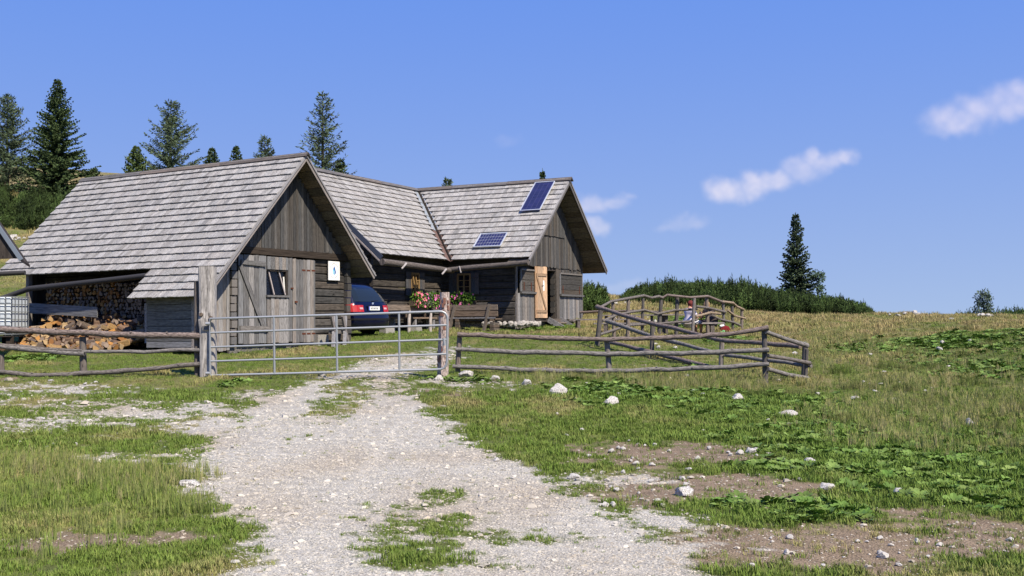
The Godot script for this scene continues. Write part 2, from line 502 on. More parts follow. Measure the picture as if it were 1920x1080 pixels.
# gaps: openings [from, to, bottom, top], from and to measured along the wall from a
func log_wall(part: Node3D, called: String, kind: String, a: Vector3, b: Vector3, y0: float, y1: float, h: float, thick: float, outward: Vector3, gaps := []) -> void:
	if not gaps.is_empty():
		var g: Array = gaps[0]
		var u := (b - a).normalized()
		var n0 := maxi(1, int(round((y1 - y0) / h)))
		var hs := (y1 - y0) / n0
		var k0 := int(round((g[2] - y0) / hs))
		var k1 := int(round((g[3] - y0) / hs))
		log_wall(part, called, kind, a, b, y0, y0 + k0 * hs, hs, thick, outward)
		log_wall(part, called, kind, a, a + u * g[0], y0 + k0 * hs, y0 + k1 * hs, hs, thick, outward)
		log_wall(part, called, kind, a + u * g[1], b, y0 + k0 * hs, y0 + k1 * hs, hs, thick, outward)
		log_wall(part, called, kind, a, b, y0 + k1 * hs, y1, hs, thick, outward)
		return
	var n := maxi(1, int(round((y1 - y0) / h)))
	h = (y1 - y0) / n
	for k in n:
		var y := y0 + (k + 0.5) * h
		var off := outward * rf(-0.012, 0.012)
		var ext := (b - a).normalized() * rf(0.0, 0.06)
		var m := MB.new()
		# squared log with eased edges
		var dirv := (b - a) + ext * 2.0
		var o := a - ext + off
		var hh := h * 0.485
		var th := thick * 0.5
		var sec := [Vector2(-th, -hh * 0.7), Vector2(-th * 0.7, -hh), Vector2(th * 0.7, -hh), Vector2(th, -hh * 0.7), Vector2(th, hh * 0.7), Vector2(th * 0.7, hh), Vector2(-th * 0.7, hh), Vector2(-th, hh * 0.7)]
		var u0 := Vector2(rf(0, 0.7), rf(0, 1))
		var e0 := Vector3(o.x, y, o.z)
		var e1 := e0 + dirv + Vector3(0, rf(-0.015, 0.015), 0)
		var flip := outward.cross(Vector3.UP).dot(dirv) < 0.0
		for q in 8:
			var s0: Vector2 = sec[q]
			var s1: Vector2 = sec[(q + 1) % 8]
			var p0 := outward * s0.x + Vector3.UP * s0.y
			var p1 := outward * s1.x + Vector3.UP * s1.y
			if flip:
				m.quad(e0 + p1, e0 + p0, e1 + p0, e1 + p1, Color.WHITE, u0, u0 + Vector2(0.06, dirv.length() * 0.4))
			else:
				m.quad(e0 + p0, e0 + p1, e1 + p1, e1 + p0, Color.WHITE, u0, u0 + Vector2(0.06, dirv.length() * 0.4))
		for q in range(1, 7):
			var f0: Vector3 = outward * sec[0].x + Vector3.UP * sec[0].y
			var f1: Vector3 = outward * sec[q].x + Vector3.UP * sec[q].y
			var f2: Vector3 = outward * sec[q + 1].x + Vector3.UP * sec[q + 1].y
			if flip:
				m.tri(e0 + f0, e0 + f1, e0 + f2); m.tri(e1 + f0, e1 + f2, e1 + f1)
			else:
				m.tri(e0 + f0, e0 + f2, e0 + f1); m.tri(e1 + f0, e1 + f1, e1 + f2)
		obj(called, m.mesh(wood(kind)), part)

func hold(parent: Node, called: String) -> Node3D:
	var o := Node3D.new()
	o.name = called
	parent.add_child(o, true)
	return o

func build_barn() -> void:
	var t := thing("barn", "weathered grey barn with steep shingle roof and plank doors, firewood stacked along its side", "barn", Vector3(BARN.x, BARN.y - BY, -BARN.z), BARN_TURN)
	var s := 1.062
	var back := -9.07
	var ridge := bl(0, 0, 0)
	var down_l := Vector3(-1, -s, 0).normalized()
	var down_r := Vector3(1, -s, 0).normalized()
	var run := sqrt(1.0 + s * s)
	# roof decks, thin boards under the shingles
	var thick := Vector3(0, -0.07, 0)
	var roof := hold(t, "roof")
	var deck := slab(bl(-2.78, -s * 2.78, 0), bl(0, 0, 0), bl(0, 0, back), bl(-2.78, -s * 2.78, back), thick)
	var ext := slab(bl(-3.5, -s * 3.5, 0), bl(-2.78, -s * 2.78, 0), bl(-2.78, -s * 2.78, -2.5), bl(-3.5, -s * 3.5, -2.5), thick)
	var deck_r := slab(bl(0, 0, 0), bl(2.88, -s * 2.88, 0), bl(2.88, -s * 2.88, back), bl(0, 0, back), thick)
	obj("deck", deck.mesh(wood("soffit", 2)), roof); obj("deck", ext.mesh(wood("soffit", 1)), roof); obj("deck", deck_r.mesh(wood("soffit", 2)), roof)
	# soffit boards seen under the front overhang
	for side in [-1, 1]:
		var k := 0.06
		while k < (3.5 if side < 0 else 2.8):
			var w := rf(0.16, 0.24)
			var xa: float = side * k
			var xb: float = side * minf(k + w - 0.012, 3.5 if side < 0 else 2.82)
			var mid := (bl(xa, -s * absf(xa) - 0.082, 0) + bl(xb, -s * absf(xb) - 0.082, 0)) * 0.5
			board(roof, "soffit_board", wood("soffit"), mid + Vector3(0, 0, -0.03), mid + Vector3(0, 0, -0.62), absf(xb - xa) * run, 0.02, Vector3(side, -s, 0))
			k += w
	var rest := MB.new()
	var zf := Vector3(0, 0, -1)
	shingle_slope(roof, rest, ridge, zf, down_l, func(v): return [-0.05, -back] if v < 4.25 else [-0.05, 2.56], 5.24, 0.262, 300, func(p, v): return p < 2.62)
	shingle_slope(roof, rest, ridge, zf, down_r, func(_v): return [-0.05, -back], 4.24, 0.262, 0, func(_p, _v): return false)
	stuff_part("shingles", rest, mat("shingle", Color.WHITE, 0.85, "wood", true), roof)
	# ridge boards, set over one another in a shallow A
	for side in [-1, 1]:
		var z := 0.12
		while z > back:
			var l := rf(2.6, 3.4)
			var dn: Vector3 = down_l if side < 0 else down_r
			var o := bl(0, 0.075 + (0.012 if side < 0 else 0.0), 0) + dn * 0.075
			board(roof, "ridge_board", wood("ridge"), o + Vector3(0, 0, z), o + Vector3(0, 0, maxf(z - l, back - 0.05)), 0.17, 0.035, dn)
			z -= l + 0.006
	# verge boards along the front edges
	for side in [-1, 1]:
		var x1: float = -3.58 if side < 0 else 2.9
		for j in 2:
			var off := -0.075 + 0.07 * j
			board(roof, "verge_board", wood("silver", 1 + j), bl(side * 0.02, off, 0.035 + 0.028 * j), bl(x1, off - s * absf(x1), 0.035 + 0.028 * j), 0.1 if j == 0 else 0.05, 0.026, Vector3(side * s, 1, 0))
	# rear verge
	board(roof, "verge_board", wood("silver", 1), bl(-0.02, -0.06, back - 0.02), bl(-2.88, -0.06 - s * 2.88, back - 0.02), 0.12, 0.03, Vector3(-s, 1, 0))
	# walls
	var zw := -0.57
	var front := hold(t, "front_wall")
	var place := func(x, y, z): return bl(x, y, z)
	plank_wall(front, "gable_board", "gable", -2.22, 2.32, func(_x): return -2.47, func(x): return -s * absf(x) - 0.12, zw + 0.05, 0.03, 0.09, 0.15, place, 0.03)
	board(front, "cross_beam", wood("dark", 3), bl(-2.25, -2.56, zw - 0.02), bl(2.34, -2.58, zw - 0.02), 0.17, 0.2, Vector3.UP)
	for k in 22:
		var x := -2.1 + k * 0.2
		board(front, "batten_end", wood("log"), bl(x, -2.49, zw + 0.04), bl(x, -2.49, zw + 0.085), 0.05, 0.05, Vector3.RIGHT)
	log_wall(front, "wall_log", "log", bl(-2.2, 0, zw - 0.1), bl(-1.9, 0, zw - 0.1), BY - 4.95, BY - 2.66, 0.205, 0.17, Vector3(0, 0, 1))
	log_wall(front, "wall_log", "log", bl(0.9, 0, zw - 0.1), bl(2.3, 0, zw - 0.1), BY - 4.95, BY - 2.66, 0.205, 0.17, Vector3(0, 0, 1))
	# corner post with notched log ends of the side wall
	for k in 11:
		var y := -4.85 + k * 0.205
		var m := MB.new()
		m.box(bl(2.36, y, zw - 0.02), Vector3(0.085, 0, 0), Vector3(0, 0.092, 0), Vector3(0, 0, 0.1 + rf(0, 0.05)), Color.WHITE, Vector2(rf(0, 0.7), rf(0, 0.5)), Vector2(0.9, 0.9))
		obj("log_end", m.mesh(wood("log", 2 + rng.randi() % 3)), front)
		var m2 := MB.new()
		m2.box(bl(-2.1, y, zw - 0.03), Vector3(0.09, 0, 0), Vector3(0, 0.09, 0), Vector3(0, 0, 0.12 + rf(0, 0.04)))
		obj("log_end", m2.mesh(wood("door", rng.randi() % 2)), front)
	# plank doors
	var zd := zw + 0.05
	var dl := hold(t, "door")
	plank_wall(dl, "door_board", "door", -1.93, -0.93, func(_x): return -4.93, func(_x): return -2.68, zd, 0.03, 0.13, 0.2, place, 0.02)
	plank_wall(dl, "door_board", "door", -0.92, -0.13, func(_x): return -4.93, func(_x): return -3.74, zd + 0.012, 0.03, 0.12, 0.17, place, 0.02)
	plank_wall(dl, "door_board", "door", -0.92, -0.13, func(_x): return -3.02, func(_x): return -2.69, zd + 0.012, 0.03, 0.12, 0.17, place)
	plank_wall(dl, "door_board", "door", -0.12, 0.04, func(_x): return -4.92, func(_x): return -2.7, zd, 0.03, 0.15, 0.17, place)
	board(dl, "brace", wood("door", 0), bl(-1.88, -2.95, zd + 0.045), bl(-1.06, -4.52, zd + 0.045), 0.13, 0.04, Vector3(1, 0.5, 0))
	board(dl, "batten", wood("door", 0), bl(-1.86, -2.87, zd + 0.05), bl(-0.98, -2.9, zd + 0.05), 0.12, 0.04, Vector3.UP)
	board(dl, "batten", wood("door", 1), bl(-1.9, -4.55, zd + 0.05), bl(-0.9, -4.57, zd + 0.05), 0.13, 0.04, Vector3.UP)
	var dr := hold(t, "door")
	plank_wall(dr, "door_board", "door", 0.05, 0.95, func(_x): return -4.94, func(_x): return -2.71, zd, 0.03, 0.12, 0.17, place, 0.015)
	var rust := mat("rust", lin(0.1, 0.035, 0.02), 0.9)
	for y in [-3.0, -4.72]:
		for k in 3:
			board(dr, "hinge_strap", rust, bl(0.42 + k * 0.19, y, zd + 0.024), bl(0.56 + k * 0.19, y, zd + 0.024), 0.045, 0.012, Vector3.UP)
	board(dr, "handle", rust, bl(0.12, -3.86, zd + 0.03), bl(0.2, -3.86, zd + 0.05), 0.05, 0.05, Vector3.UP)
	board(dr, "handle", rust, bl(-0.03, -3.5, zd + 0.03), bl(0.05, -3.5, zd + 0.045), 0.04, 0.04, Vector3.UP)
	# the small window in the door, with slanting bars behind the glass
	var win := hold(t, "window")
	board(win, "frame", wood("door", 0), bl(-0.95, -3.72, zd + 0.04), bl(-0.1, -3.72, zd + 0.04), 0.05, 0.07, Vector3.UP)
	board(win, "frame", wood("dark", 4), bl(-0.93, -3.04, zd - 0.02), bl(-0.12, -3.04, zd - 0.02), 0.05, 0.06, Vector3.UP)
	board(win, "frame", wood("dark", 4), bl(-0.15, -3.7, zd - 0.02), bl(-0.15, -3.05, zd - 0.02), 0.05, 0.06, Vector3.RIGHT)
	var glass := StandardMaterial3D.new()
	glass.albedo_color = Color(0.12, 0.14, 0.2, 0.25)
	glass.metallic_specular = 0.3
	glass.transparency = BaseMaterial3D.TRANSPARENCY_ALPHA
	glass.roughness = 0.04
	mats["glass"] = glass
	board(win, "pane", glass, bl(-0.91, -3.38, zd - 0.05), bl(-0.19, -3.38, zd - 0.05), 0.64, 0.006, Vector3.UP)
	for k in 2:
		board(win, "bar", mat("bar_white", lin(0.4, 0.35, 0.33), 0.7), bl(-0.8 + k * 0.38, -3.06, zd - 0.035), bl(-0.63 + k * 0.42, -3.68, zd + 0.0), 0.034, 0.03, Vector3.RIGHT)
	var curtain := mat("curtain", lin(0.7, 0.68, 0.62), 0.9)
	board(win, "curtain", curtain, bl(-0.24, -3.2, zd - 0.03), bl(-0.2, -3.66, zd - 0.03), 0.05, 0.01, Vector3.RIGHT)
	for k in 4:
		board(win, "peg", wood("dark", 2), bl(-0.82 + k * 0.19, -3.79, zd + 0.035), bl(-0.82 + k * 0.19, -3.75, zd + 0.035), 0.07, 0.03, Vector3.RIGHT)
	# foundation
	var conc := mat("concrete", lin(0.42, 0.4, 0.36), 0.9, "bark")
	var fm := MB.new()
	fm.box(bl(1.22, -4.92, zw + 0.0), Vector3(0.22, 0, 0), Vector3(0, 0.16, 0), Vector3(0, 0, 0.13))
	obj("foundation_block", fm.mesh(conc), t)
	var fm2 := MB.new()
	fm2.box(bl(-0.9, -5.15, zw - 0.25), Vector3(1.25, 0, 0), Vector3(0, 0.2, 0), Vector3(0, 0, 0.22))
	obj("foundation", fm2.mesh(mat("footing", lin(0.2, 0.19, 0.17), 0.95, "bark")), t)
	# side shed under the low part of the roof
	var shed := hold(t, "side_shed")
	plank_wall(shed, "front_board", "door", -3.32, -2.2, func(_x): return -5.08, func(x): return -s * absf(x) - 0.1, zw + 0.02, 0.03, 0.12, 0.19, place, 0.03)
	var y0 := -5.0
	while y0 < -3.62:
		var w := rf(0.15, 0.2)
		board(shed, "side_board", wood("door", rng.randi() % 2) if y0 > -4.85 else wood("silver", 2), bl(-3.33 - rf(0, 0.012), y0 + w * 0.5, -0.6), bl(-3.33, y0 + w * 0.5, -2.2), w - 0.01, 0.028, Vector3.UP)
		y0 += w
	plank_wall(shed, "back_board", "log", -3.3, -2.2, func(_x): return -5.05, func(x): return -s * absf(x) - 0.1, -2.22, 0.03, 0.14, 0.2, place)
	board(shed, "post", wood("silver", 3), bl(-3.3, -5.0, -0.56), bl(-3.3, -3.7, -0.56), 0.1, 0.1, Vector3.RIGHT)
	board(shed, "post", wood("silver", 4), bl(-3.0, -4.9, -2.55), bl(-3.0, -3.9, -2.55), 0.12, 0.12, Vector3.RIGHT)
	# left and right long walls and the rear gable
	var side_l := hold(t, "side_wall")
	log_wall(side_l, "wall_log", "log", bl(-1.6, 0, zw - 0.15), bl(-1.6, 0, back + 0.6), BY - 5.2, BY - 2.4, 0.22, 0.18, Vector3(-1, 0, 0))
	var side_r := hold(t, "side_wall")
	log_wall(side_r, "wall_log", "log", bl(2.3, 0, zw - 0.15), bl(2.3, 0, back + 0.6), BY - 5.2, BY - 2.5, 0.22, 0.18, Vector3(1, 0, 0))
	var rear := hold(t, "rear_wall")
	plank_wall(rear, "gable_board", "gable", -2.2, 2.3, func(_x): return -5.3, func(x): return -s * absf(x) - 0.12, back + 0.55, 0.03, 0.2, 0.3, place)
	# wooden trough under the long eave, leading to the water tank
	var gut := MB.new()
	var gm := mat("gutter", lin(0.045, 0.043, 0.043), 0.6)
	gut.tube([bl(-2.98, -3.2, -2.62), bl(-3.0, -3.28, -4.2), bl(-3.0, -3.36, -6.0), bl(-3.02, -3.42, -7.3), bl(-3.2, -3.6, -7.9), bl(-3.5, -3.85, -8.7)], [0.075, 0.075, 0.075, 0.075, 0.07, 0.07], 10)
	obj("gutter", gut.mesh(gm), t)
	# posts that carry the eave and hold the firewood
	for z in [-7.75]:
		board(t, "eave_post", wood("door", 1), bl(-2.72, -5.2, z), bl(-2.72, -2.95, z), 0.12, 0.12, Vector3.RIGHT)
	board(t, "retaining_board", wood("door", 2), bl(-2.83, -3.93, -8.0), bl(-2.83, -4.1, -4.7), 0.27, 0.03, Vector3.UP)

func split_log_mesh(kind: int, end_col: Color, bark_col: Color) -> ArrayMesh:
	# a length of firewood along x, 1 m, about 0.1 across: 0 round, 1 half, 2 quarter, 3 wedge
	var m := MB.new()
	var pts := []
	var spans := [[0.0, TAU], [0.1, PI + 0.2], [0.2, PI * 0.5 + 0.3], [0.3, 1.0]]
	var sp: Array = spans[kind]
	var steps: int = [8, 5, 4, 3][kind]
	if kind > 0:
		pts.append(Vector2(0, -0.2 if kind == 1 else 0.0) * 0.3)
	for k in steps + (0 if kind == 0 else 1):
		var a: float = lerpf(sp[0], sp[1], float(k) / steps)
		pts.append(Vector2(cos(a), sin(a)) * (0.5 if kind < 2 else 0.85) * rf(0.88, 1.08))
	var mid := Vector2.ZERO
	for p in pts: mid += p
	mid /= pts.size()
	for k in pts.size():
		pts[k] = (pts[k] - mid) * 0.95
	var n := pts.size()
	for k in n:
		var a: Vector2 = pts[k]
		var b: Vector2 = pts[(k + 1) % n]
		var split := kind > 0 and (k == 0 or k == n - 1)
		var col := end_col * rf(0.75, 0.95) if split else bark_col
		m.quad(Vector3(0.5, a.y, a.x), Vector3(0.5, b.y, b.x), Vector3(-0.5, b.y, b.x), Vector3(-0.5, a.y, a.x), col, Vector2(0.1, 0.1), Vector2(0.3, 0.7))
	for k in range(1, n - 1):
		for e in [-0.5, 0.5]:
			var p0 := Vector3(e, pts[0].y, pts[0].x)
			var p1 := Vector3(e, pts[k].y, pts[k].x)
			var p2 := Vector3(e, pts[k + 1].y, pts[k + 1].x)
			if e > 0: m.tri(p0, p2, p1, end_col)
			else: m.tri(p0, p1, p2, end_col)
	return m.mesh(mat("firewood", Color.WHITE, 0.9, "wood", true))

func build_firewood() -> void:
	var fresh := []
	var old := []
	for k in 16:
		var o := rf(0.75, 1.15)
		var e: Color = [Color(0.5, 0.25, 0.08), Color(0.54, 0.34, 0.15), Color(0.4, 0.19, 0.07), Color(0.56, 0.4, 0.22)][k % 4] * o
		fresh.append(split_log_mesh([2, 1, 3, 2, 0][k % 5], e, Color(0.2, 0.13, 0.09) * rf(0.7, 1.4)))
		var g := rf(0.7, 1.25)
		old.append(split_log_mesh([2, 1, 3, 0][k % 4], Color(0.34, 0.26, 0.2) * g, Color(0.13, 0.1, 0.085) * g))
	var base := Vector3(BARN.x, BARN.y - BY, -BARN.z)
	var st := thing("firewood_stack", "tall stack of split firewood under the barn's long eave", "firewood", base, BARN_TURN)
	var singles := 0
	var rest := MB.new()
	var y := -5.05
	while y < -3.15:
		var z := -7.6
		while z < -2.75:
			var w := rf(0.085, 0.16)
			var right := z > -4.6
			# the stack is lower towards the front, and a bay is being used up
			var top := -3.2 if z < -4.6 else -3.3
			if y < top:
				var msh: ArrayMesh = (old if right or rng.randf() < 0.4 else fresh)[rng.randi() % 16]
				var xf := Transform3D(Basis(Vector3.RIGHT, rf(0, TAU)) * Basis(Vector3.UP, rf(-0.08, 0.08)), bl(-2.02 - rf(0.0, 0.07), y + rf(-0.012, 0.012), z)).scaled_local(Vector3(rf(0.38, 0.44), w, w))
				if singles < 300 and y > -4.75 and (z > -4.7 or y < -4.0):
					obj("split_log", msh, st, xf)
					singles += 1
				else:
					append_mesh(rest, msh, xf)
			z += w * 1.0
		y += 0.105
	stuff_part("split_logs", rest, mat("firewood", Color.WHITE, 0.9, "wood", true), st)
	for q in [["loose heap of freshly split orange firewood spilling from the stack beside the tank", -7.2, -5.1, 1.05], ["loose heap of split firewood thrown down between the stack and the side shed", -5.1, -2.8, 0.85]]:
		var hp := thing("firewood_heap", q[0], "firewood", base, BARN_TURN)
		for k in 290:
			var z: float = rf(q[1], q[2])
			var f := rng.randf()
			var x := -2.35 - f * 1.35
			var yy: float = -5.02 + q[3] * (1.0 - f) * rf(0.3, 1.0) + 0.04
			if k > 274:
				x = -3.7 - rf(0, 0.5); yy = -5.01
			var w := rf(0.1, 0.18)
			var msh: ArrayMesh = (fresh if rng.randf() < 0.72 else old)[rng.randi() % 16]
			obj("split_log", msh, hp, Transform3D(Basis(Vector3.UP, rf(-1.3, 1.3)) * Basis(Vector3.BACK, rf(-0.5, 0.5)) * Basis(Vector3.RIGHT, rf(0, TAU)), bl(x, yy, z)).scaled_local(Vector3(rf(0.3, 0.42), w, w)))

func append_mesh(m: MB, src: ArrayMesh, xf: Transform3D) -> void:
	var a := src.surface_get_arrays(0)
	var k := m.v.size()
	var nb := xf.basis.inverse().transposed()
	var vs: PackedVector3Array = a[Mesh.ARRAY_VERTEX]
	var ns: PackedVector3Array = a[Mesh.ARRAY_NORMAL]
	for q in vs.size():
		m.v.append(xf * vs[q])
		m.n.append((nb * ns[q]).normalized())
	m.c.append_array(a[Mesh.ARRAY_COLOR])
	m.u.append_array(a[Mesh.ARRAY_TEX_UV])
	for q in a[Mesh.ARRAY_INDEX]:
		m.i.append(k + q)

# ---------------------------------------------------------------- the L-shaped hut
const HUT := Vector3(2.2793, 5.5223, 41.975)
const HUT_TURN := 1.10602
const HY := 5.8
const HZ := -7.047     # where the wing's ridge meets the main ridge

func hl(x: float, y: float, z: float) -> Vector3:
	return Vector3(x, y + HY, z)

func build_hut() -> void:
	var t := thing("log_hut", "dark log hut of two wings with silver shingle roofs and an open pale door", "hut", Vector3(HUT.x, HUT.y - HY, -HUT.z), HUT_TURN)
	var s := 0.879
	var run := sqrt(1.0 + s * s)
	var dl := Vector3(-1, -s, 0).normalized()
	var dr := Vector3(1, -s, 0).normalized()
	var df := Vector3(0, -s, 1).normalized()
	var db := Vector3(0, -s, -1).normalized()
	var er := 3.8
	var wx := -8.45
	var roof := hold(t, "roof")
	var thick := Vector3(0, -0.09, 0)
	var dm := wood("soffit", 1)
	# main wing: left slope (cut by the valley), right slope; side wing: front slope, back slope
	var deck := MB.new()
	var ridge := hl(0, 0, 0)
	var jn := hl(0, 0, HZ)
	var vb := hl(-er, -s * er, HZ + er)
	var ed := 3.6
	var vd := hl(-ed, -s * ed, HZ + ed)
	var parts := [[hl(-ed, -s * ed, 0), ridge, jn, vd], [ridge, hl(er + 0.13, -s * (er + 0.13), 0), hl(er + 0.13, -s * (er + 0.13), HZ - er), hl(0, 0, HZ - 0.01)], [vd, jn, hl(wx, 0, HZ), hl(wx, -s * ed, HZ + ed)], [hl(0, 0, HZ), hl(er, -s * er, HZ - er), hl(wx, -s * er, HZ - er), hl(wx, 0, HZ)]]
	for p in parts:
		var m := MB.new()
		m.hexa([p[0] + thick, p[1] + thick, p[2] + thick, p[3] + thick, p[0], p[1], p[2], p[3]], Color.WHITE, Vector2.ZERO, Vector2(3, 3))
		obj("deck", m.mesh(dm), roof)
	var rest := MB.new()
	var made := shingle_slope(roof, rest, ridge, Vector3(0, 0, -1), dl, func(v): return [-0.05, -HZ - v / run - 0.06], er * run + 0.05, 0.33, 170, func(p, v): return p < 3.2 and v < 9.0)
	shingle_slope(roof, rest, jn, Vector3(-1, 0, 0), df, func(v): return [v / run + 0.22, -wx], er * run + 0.05, 0.33, 300 - made, func(p, v): return p < 7.0 and v > 2.0)
	shingle_slope(roof, rest, ridge, Vector3(0, 0, -1), dr, func(v): return [-0.05, -HZ + v / run], (er + 0.13) * run, 0.33, 0, func(_p, _v): return false)
	shingle_slope(roof, rest, jn, Vector3(-1, 0, 0), db, func(v): return [-v / run, -wx], er * run, 0.33, 0, func(_p, _v): return false)
	stuff_part("shingles", rest, mat("shingle", Color.WHITE, 0.85, "wood", true), roof)
	# sheet metal in the valley, rusty towards its foot
	var tin := mat("tin", lin(0.42, 0.46, 0.48), 0.45)
	tin.metallic = 0.5
	for k in 5:
		var a := jn.lerp(vb, k / 5.0 + 0.01) + Vector3(0, 0.05, 0)
		var b := jn.lerp(vb, (k + 1) / 5.0) + Vector3(0, 0.045, 0)
		var sheet := MB.new()
		var dv := (vb - jn).normalized()
		var n1 := Vector3(-s, 1, 0).normalized()
		var n2 := Vector3(0, 1, s).normalized()
		var e1 := dv.cross(n1).normalized() * -0.14
		var e2 := dv.cross(n2).normalized() * 0.2
		if e1.x < 0.0: e1 = -e1
		if e2.x > 0.0: e2 = -e2
		sheet.quad(a, b, b + e1, a + e1); sheet.quad(a + e2, b + e2, b, a)
		obj("valley_sheet", sheet.mesh(tin if k < 3 else mat("rusty_tin", lin(0.2, 0.13, 0.11), 0.7, "bark")), roof)
	# raised shingle edge of the main slope along the valley
	for k in 4:
		var up := Vector3(0.05, 0.075, 0.02)
		board(roof, "valley_batten", wood("dark", 3), jn.lerp(vb, k / 4.0 + 0.01) + up, jn.lerp(vb, (k + 1) / 4.0) + up, 0.09, 0.1, Vector3.RIGHT)
	# ridge boards
	for side in [-1, 1]:
		var z := 0.16
		while z > HZ - 0.1:
			var l := minf(rf(2.4, 3.2), z - HZ + 0.15)
			var dn: Vector3 = dl if side < 0 else dr
			var o := hl(0, 0.1 + (0.014 if side < 0 else 0.0), 0) + dn * 0.09
			board(roof, "ridge_board", wood("ridge", 1 + rng.randi() % 2), o + Vector3(0, 0, z), o + Vector3(0, 0, z - l), 0.21, 0.04, dn)
			z -= l + 0.004
		var x := 0.05
		while x > wx:
			var l2 := minf(rf(2.4, 3.2), x - wx + 0.1)
			var dn2: Vector3 = df if side < 0 else db
			var o2 := hl(0, 0.1 + (0.014 if side < 0 else 0.0), HZ) + dn2 * 0.09
			board(roof, "ridge_board", wood("ridge", 1 + rng.randi() % 2), o2 + Vector3(x, 0, 0), o2 + Vector3(x - l2, 0, 0), 0.21, 0.04, dn2)
			x -= l2 + 0.004
	# verge boards and soffit of the front gable
	for side in [-1, 1]:
		var x1: float = side * (er + (0.0 if side < 0 else 0.14))
		for j in 2:
			var off := -0.09 + 0.09 * j
			board(roof, "verge_board", wood("ridge" if j == 0 else "silver", 2), hl(side * 0.02, off, 0.04 + 0.03 * j), hl(x1, off - s * absf(x1), 0.04 + 0.03 * j), 0.16 if j == 0 else 0.06, 0.03, Vector3(side * s, 1, 0))
		var k := 0.05
		while k < 3.75:
			var w := rf(0.2, 0.3)
			var kb := minf(k + w - 0.012, 3.78)
			var mid := hl(side * (k + kb) * 0.5, -s * (k + kb) * 0.5 - 0.105, 0)
			board(roof, "soffit_board", wood("soffit", rng.randi() % 3), mid + Vector3(0, 0, -0.03), mid + Vector3(0, 0, -0.85), (kb - k) * run, 0.024, Vector3(side, -s, 0))
			k += w
	# verge of the side wing, dark sheet metal trim over a board
	board(roof, "verge_board", mat("blue_trim", lin(0.05, 0.06, 0.085), 0.5), hl(wx - 0.03, -0.06, HZ), hl(wx - 0.03, -0.06 - s * er, HZ + er), 0.2, 0.03, Vector3(0, 1, s))
	board(roof, "verge_board", wood("silver", 3), hl(wx - 0.055, -0.2, HZ), hl(wx - 0.055, -0.2 - s * er, HZ + er), 0.05, 0.02, Vector3(0, 1, s))
	# ---- front gable wall
	var zw := -0.82
	var place := func(x, y, z): return hl(x, y, z)
	var front := hold(t, "front_wall")
	plank_wall(front, "gable_board", "gable", -3.1, 3.12, func(_x): return -3.42, func(x): return -s * absf(x) - 0.13, zw + 0.06, 0.035, 0.12, 0.2, place, 0.06)
	plank_wall(front, "gable_board", "gable", -2.2, 1.2, func(_x): return -2.18, func(x): return minf(-s * absf(x) - 0.13, -1.0), zw + 0.1, 0.03, 0.14, 0.22, place, 0.03)
	log_wall(front, "wall_log", "log", hl(-3.1, 0, zw - 0.12), hl(-1.55, 0, zw - 0.12), HY - 5.5, HY - 3.4, 0.24, 0.18, Vector3(0, 0, 1))
	log_wall(front, "wall_log", "log", hl(0.45, 0, zw - 0.12), hl(3.12, 0, zw - 0.12), HY - 5.5, HY - 3.4, 0.24, 0.18, Vector3(0, 0, 1))
	board(front, "lintel", wood("dark", 4), hl(-1.6, -3.52, zw - 0.05), hl(0.5, -3.5, zw - 0.05), 0.14, 0.16, Vector3.UP)
	plank_wall(front, "lower_board", "door", -3.08, -1.62, func(_x): return -5.58, func(_x): return -4.52, zw + 0.03, 0.03, 0.16, 0.24, place, 0.02)
	plank_wall(front, "lower_board", "door", 0.68, 3.12, func(_x): return -5.56, func(_x): return -4.58, zw + 0.03, 0.03, 0.14, 0.22, place, 0.04)
	plank_wall(front, "upper_board", "gable", 0.72, 3.1, func(_x): return -3.68, func(_x): return -3.42, zw + 0.03, 0.03, 0.14, 0.2, place)
	board(front, "corner_board", wood("door", 1), hl(-3.13, -5.6, zw + 0.02), hl(-3.13, -3.4, zw + 0.02), 0.09, 0.07, Vector3.RIGHT)
	board(front, "corner_board", wood("door", 1), hl(3.15, -5.6, zw + 0.02), hl(3.15, -3.4, zw + 0.02), 0.06, 0.07, Vector3.RIGHT)
	# shuttered hatches left and right of the door
	for h in [[-2.85, -1.66, -3.66, -4.46], [0.78, 3.06, -3.68, -4.5]]:
		var sh := hold(t, "shutter")
		var y: float = h[3]
		while y < h[2] - 0.03:
			var w := minf(rf(0.18, 0.26), h[2] - y)
			board(sh, "shutter_board", wood("log", 2 + rng.randi() % 3), hl(h[0], y + w * 0.5, zw + 0.05), hl(h[1], y + w * 0.5, zw + 0.05), w - 0.012, 0.03, Vector3.UP)
			y += w
		board(sh, "sill", wood("door", 0), hl(h[0] - 0.05, h[3] - 0.04, zw + 0.09), hl(h[1] + 0.04, h[3] - 0.04, zw + 0.09), 0.07, 0.12, Vector3.UP)
		board(sh, "frame", wood("door", 2), hl(h[0] - 0.03, h[3], zw + 0.08), hl(h[0] - 0.03, h[2] + 0.02, zw + 0.08), 0.06, 0.05, Vector3.RIGHT)
		board(sh, "frame", wood("door", 1), hl(h[0], h[2] + 0.03, zw + 0.08), hl(h[1], h[2] + 0.03, zw + 0.08), 0.06, 0.05, Vector3.UP)
		for x in [h[0] + 0.28, h[1] - 0.28]:
			board(sh, "hinge_strap", mats["rust"], hl(x, h[3] + 0.05, zw + 0.075), hl(x, h[3] + 0.36, zw + 0.075), 0.05, 0.015, Vector3.RIGHT)
	# doorway: jamb, dark room behind, pale plank door swung open against the wall
	board(front, "jamb", wood("gable", 3), hl(0.57, -5.5, zw + 0.02), hl(0.56, -3.45, zw + 0.02), 0.26, 0.1, Vector3.RIGHT)
	board(front, "jamb", wood("dark", 2), hl(-1.58, -5.6, zw + 0.0), hl(-1.58, -3.45, zw + 0.0), 0.12, 0.14, Vector3.RIGHT)
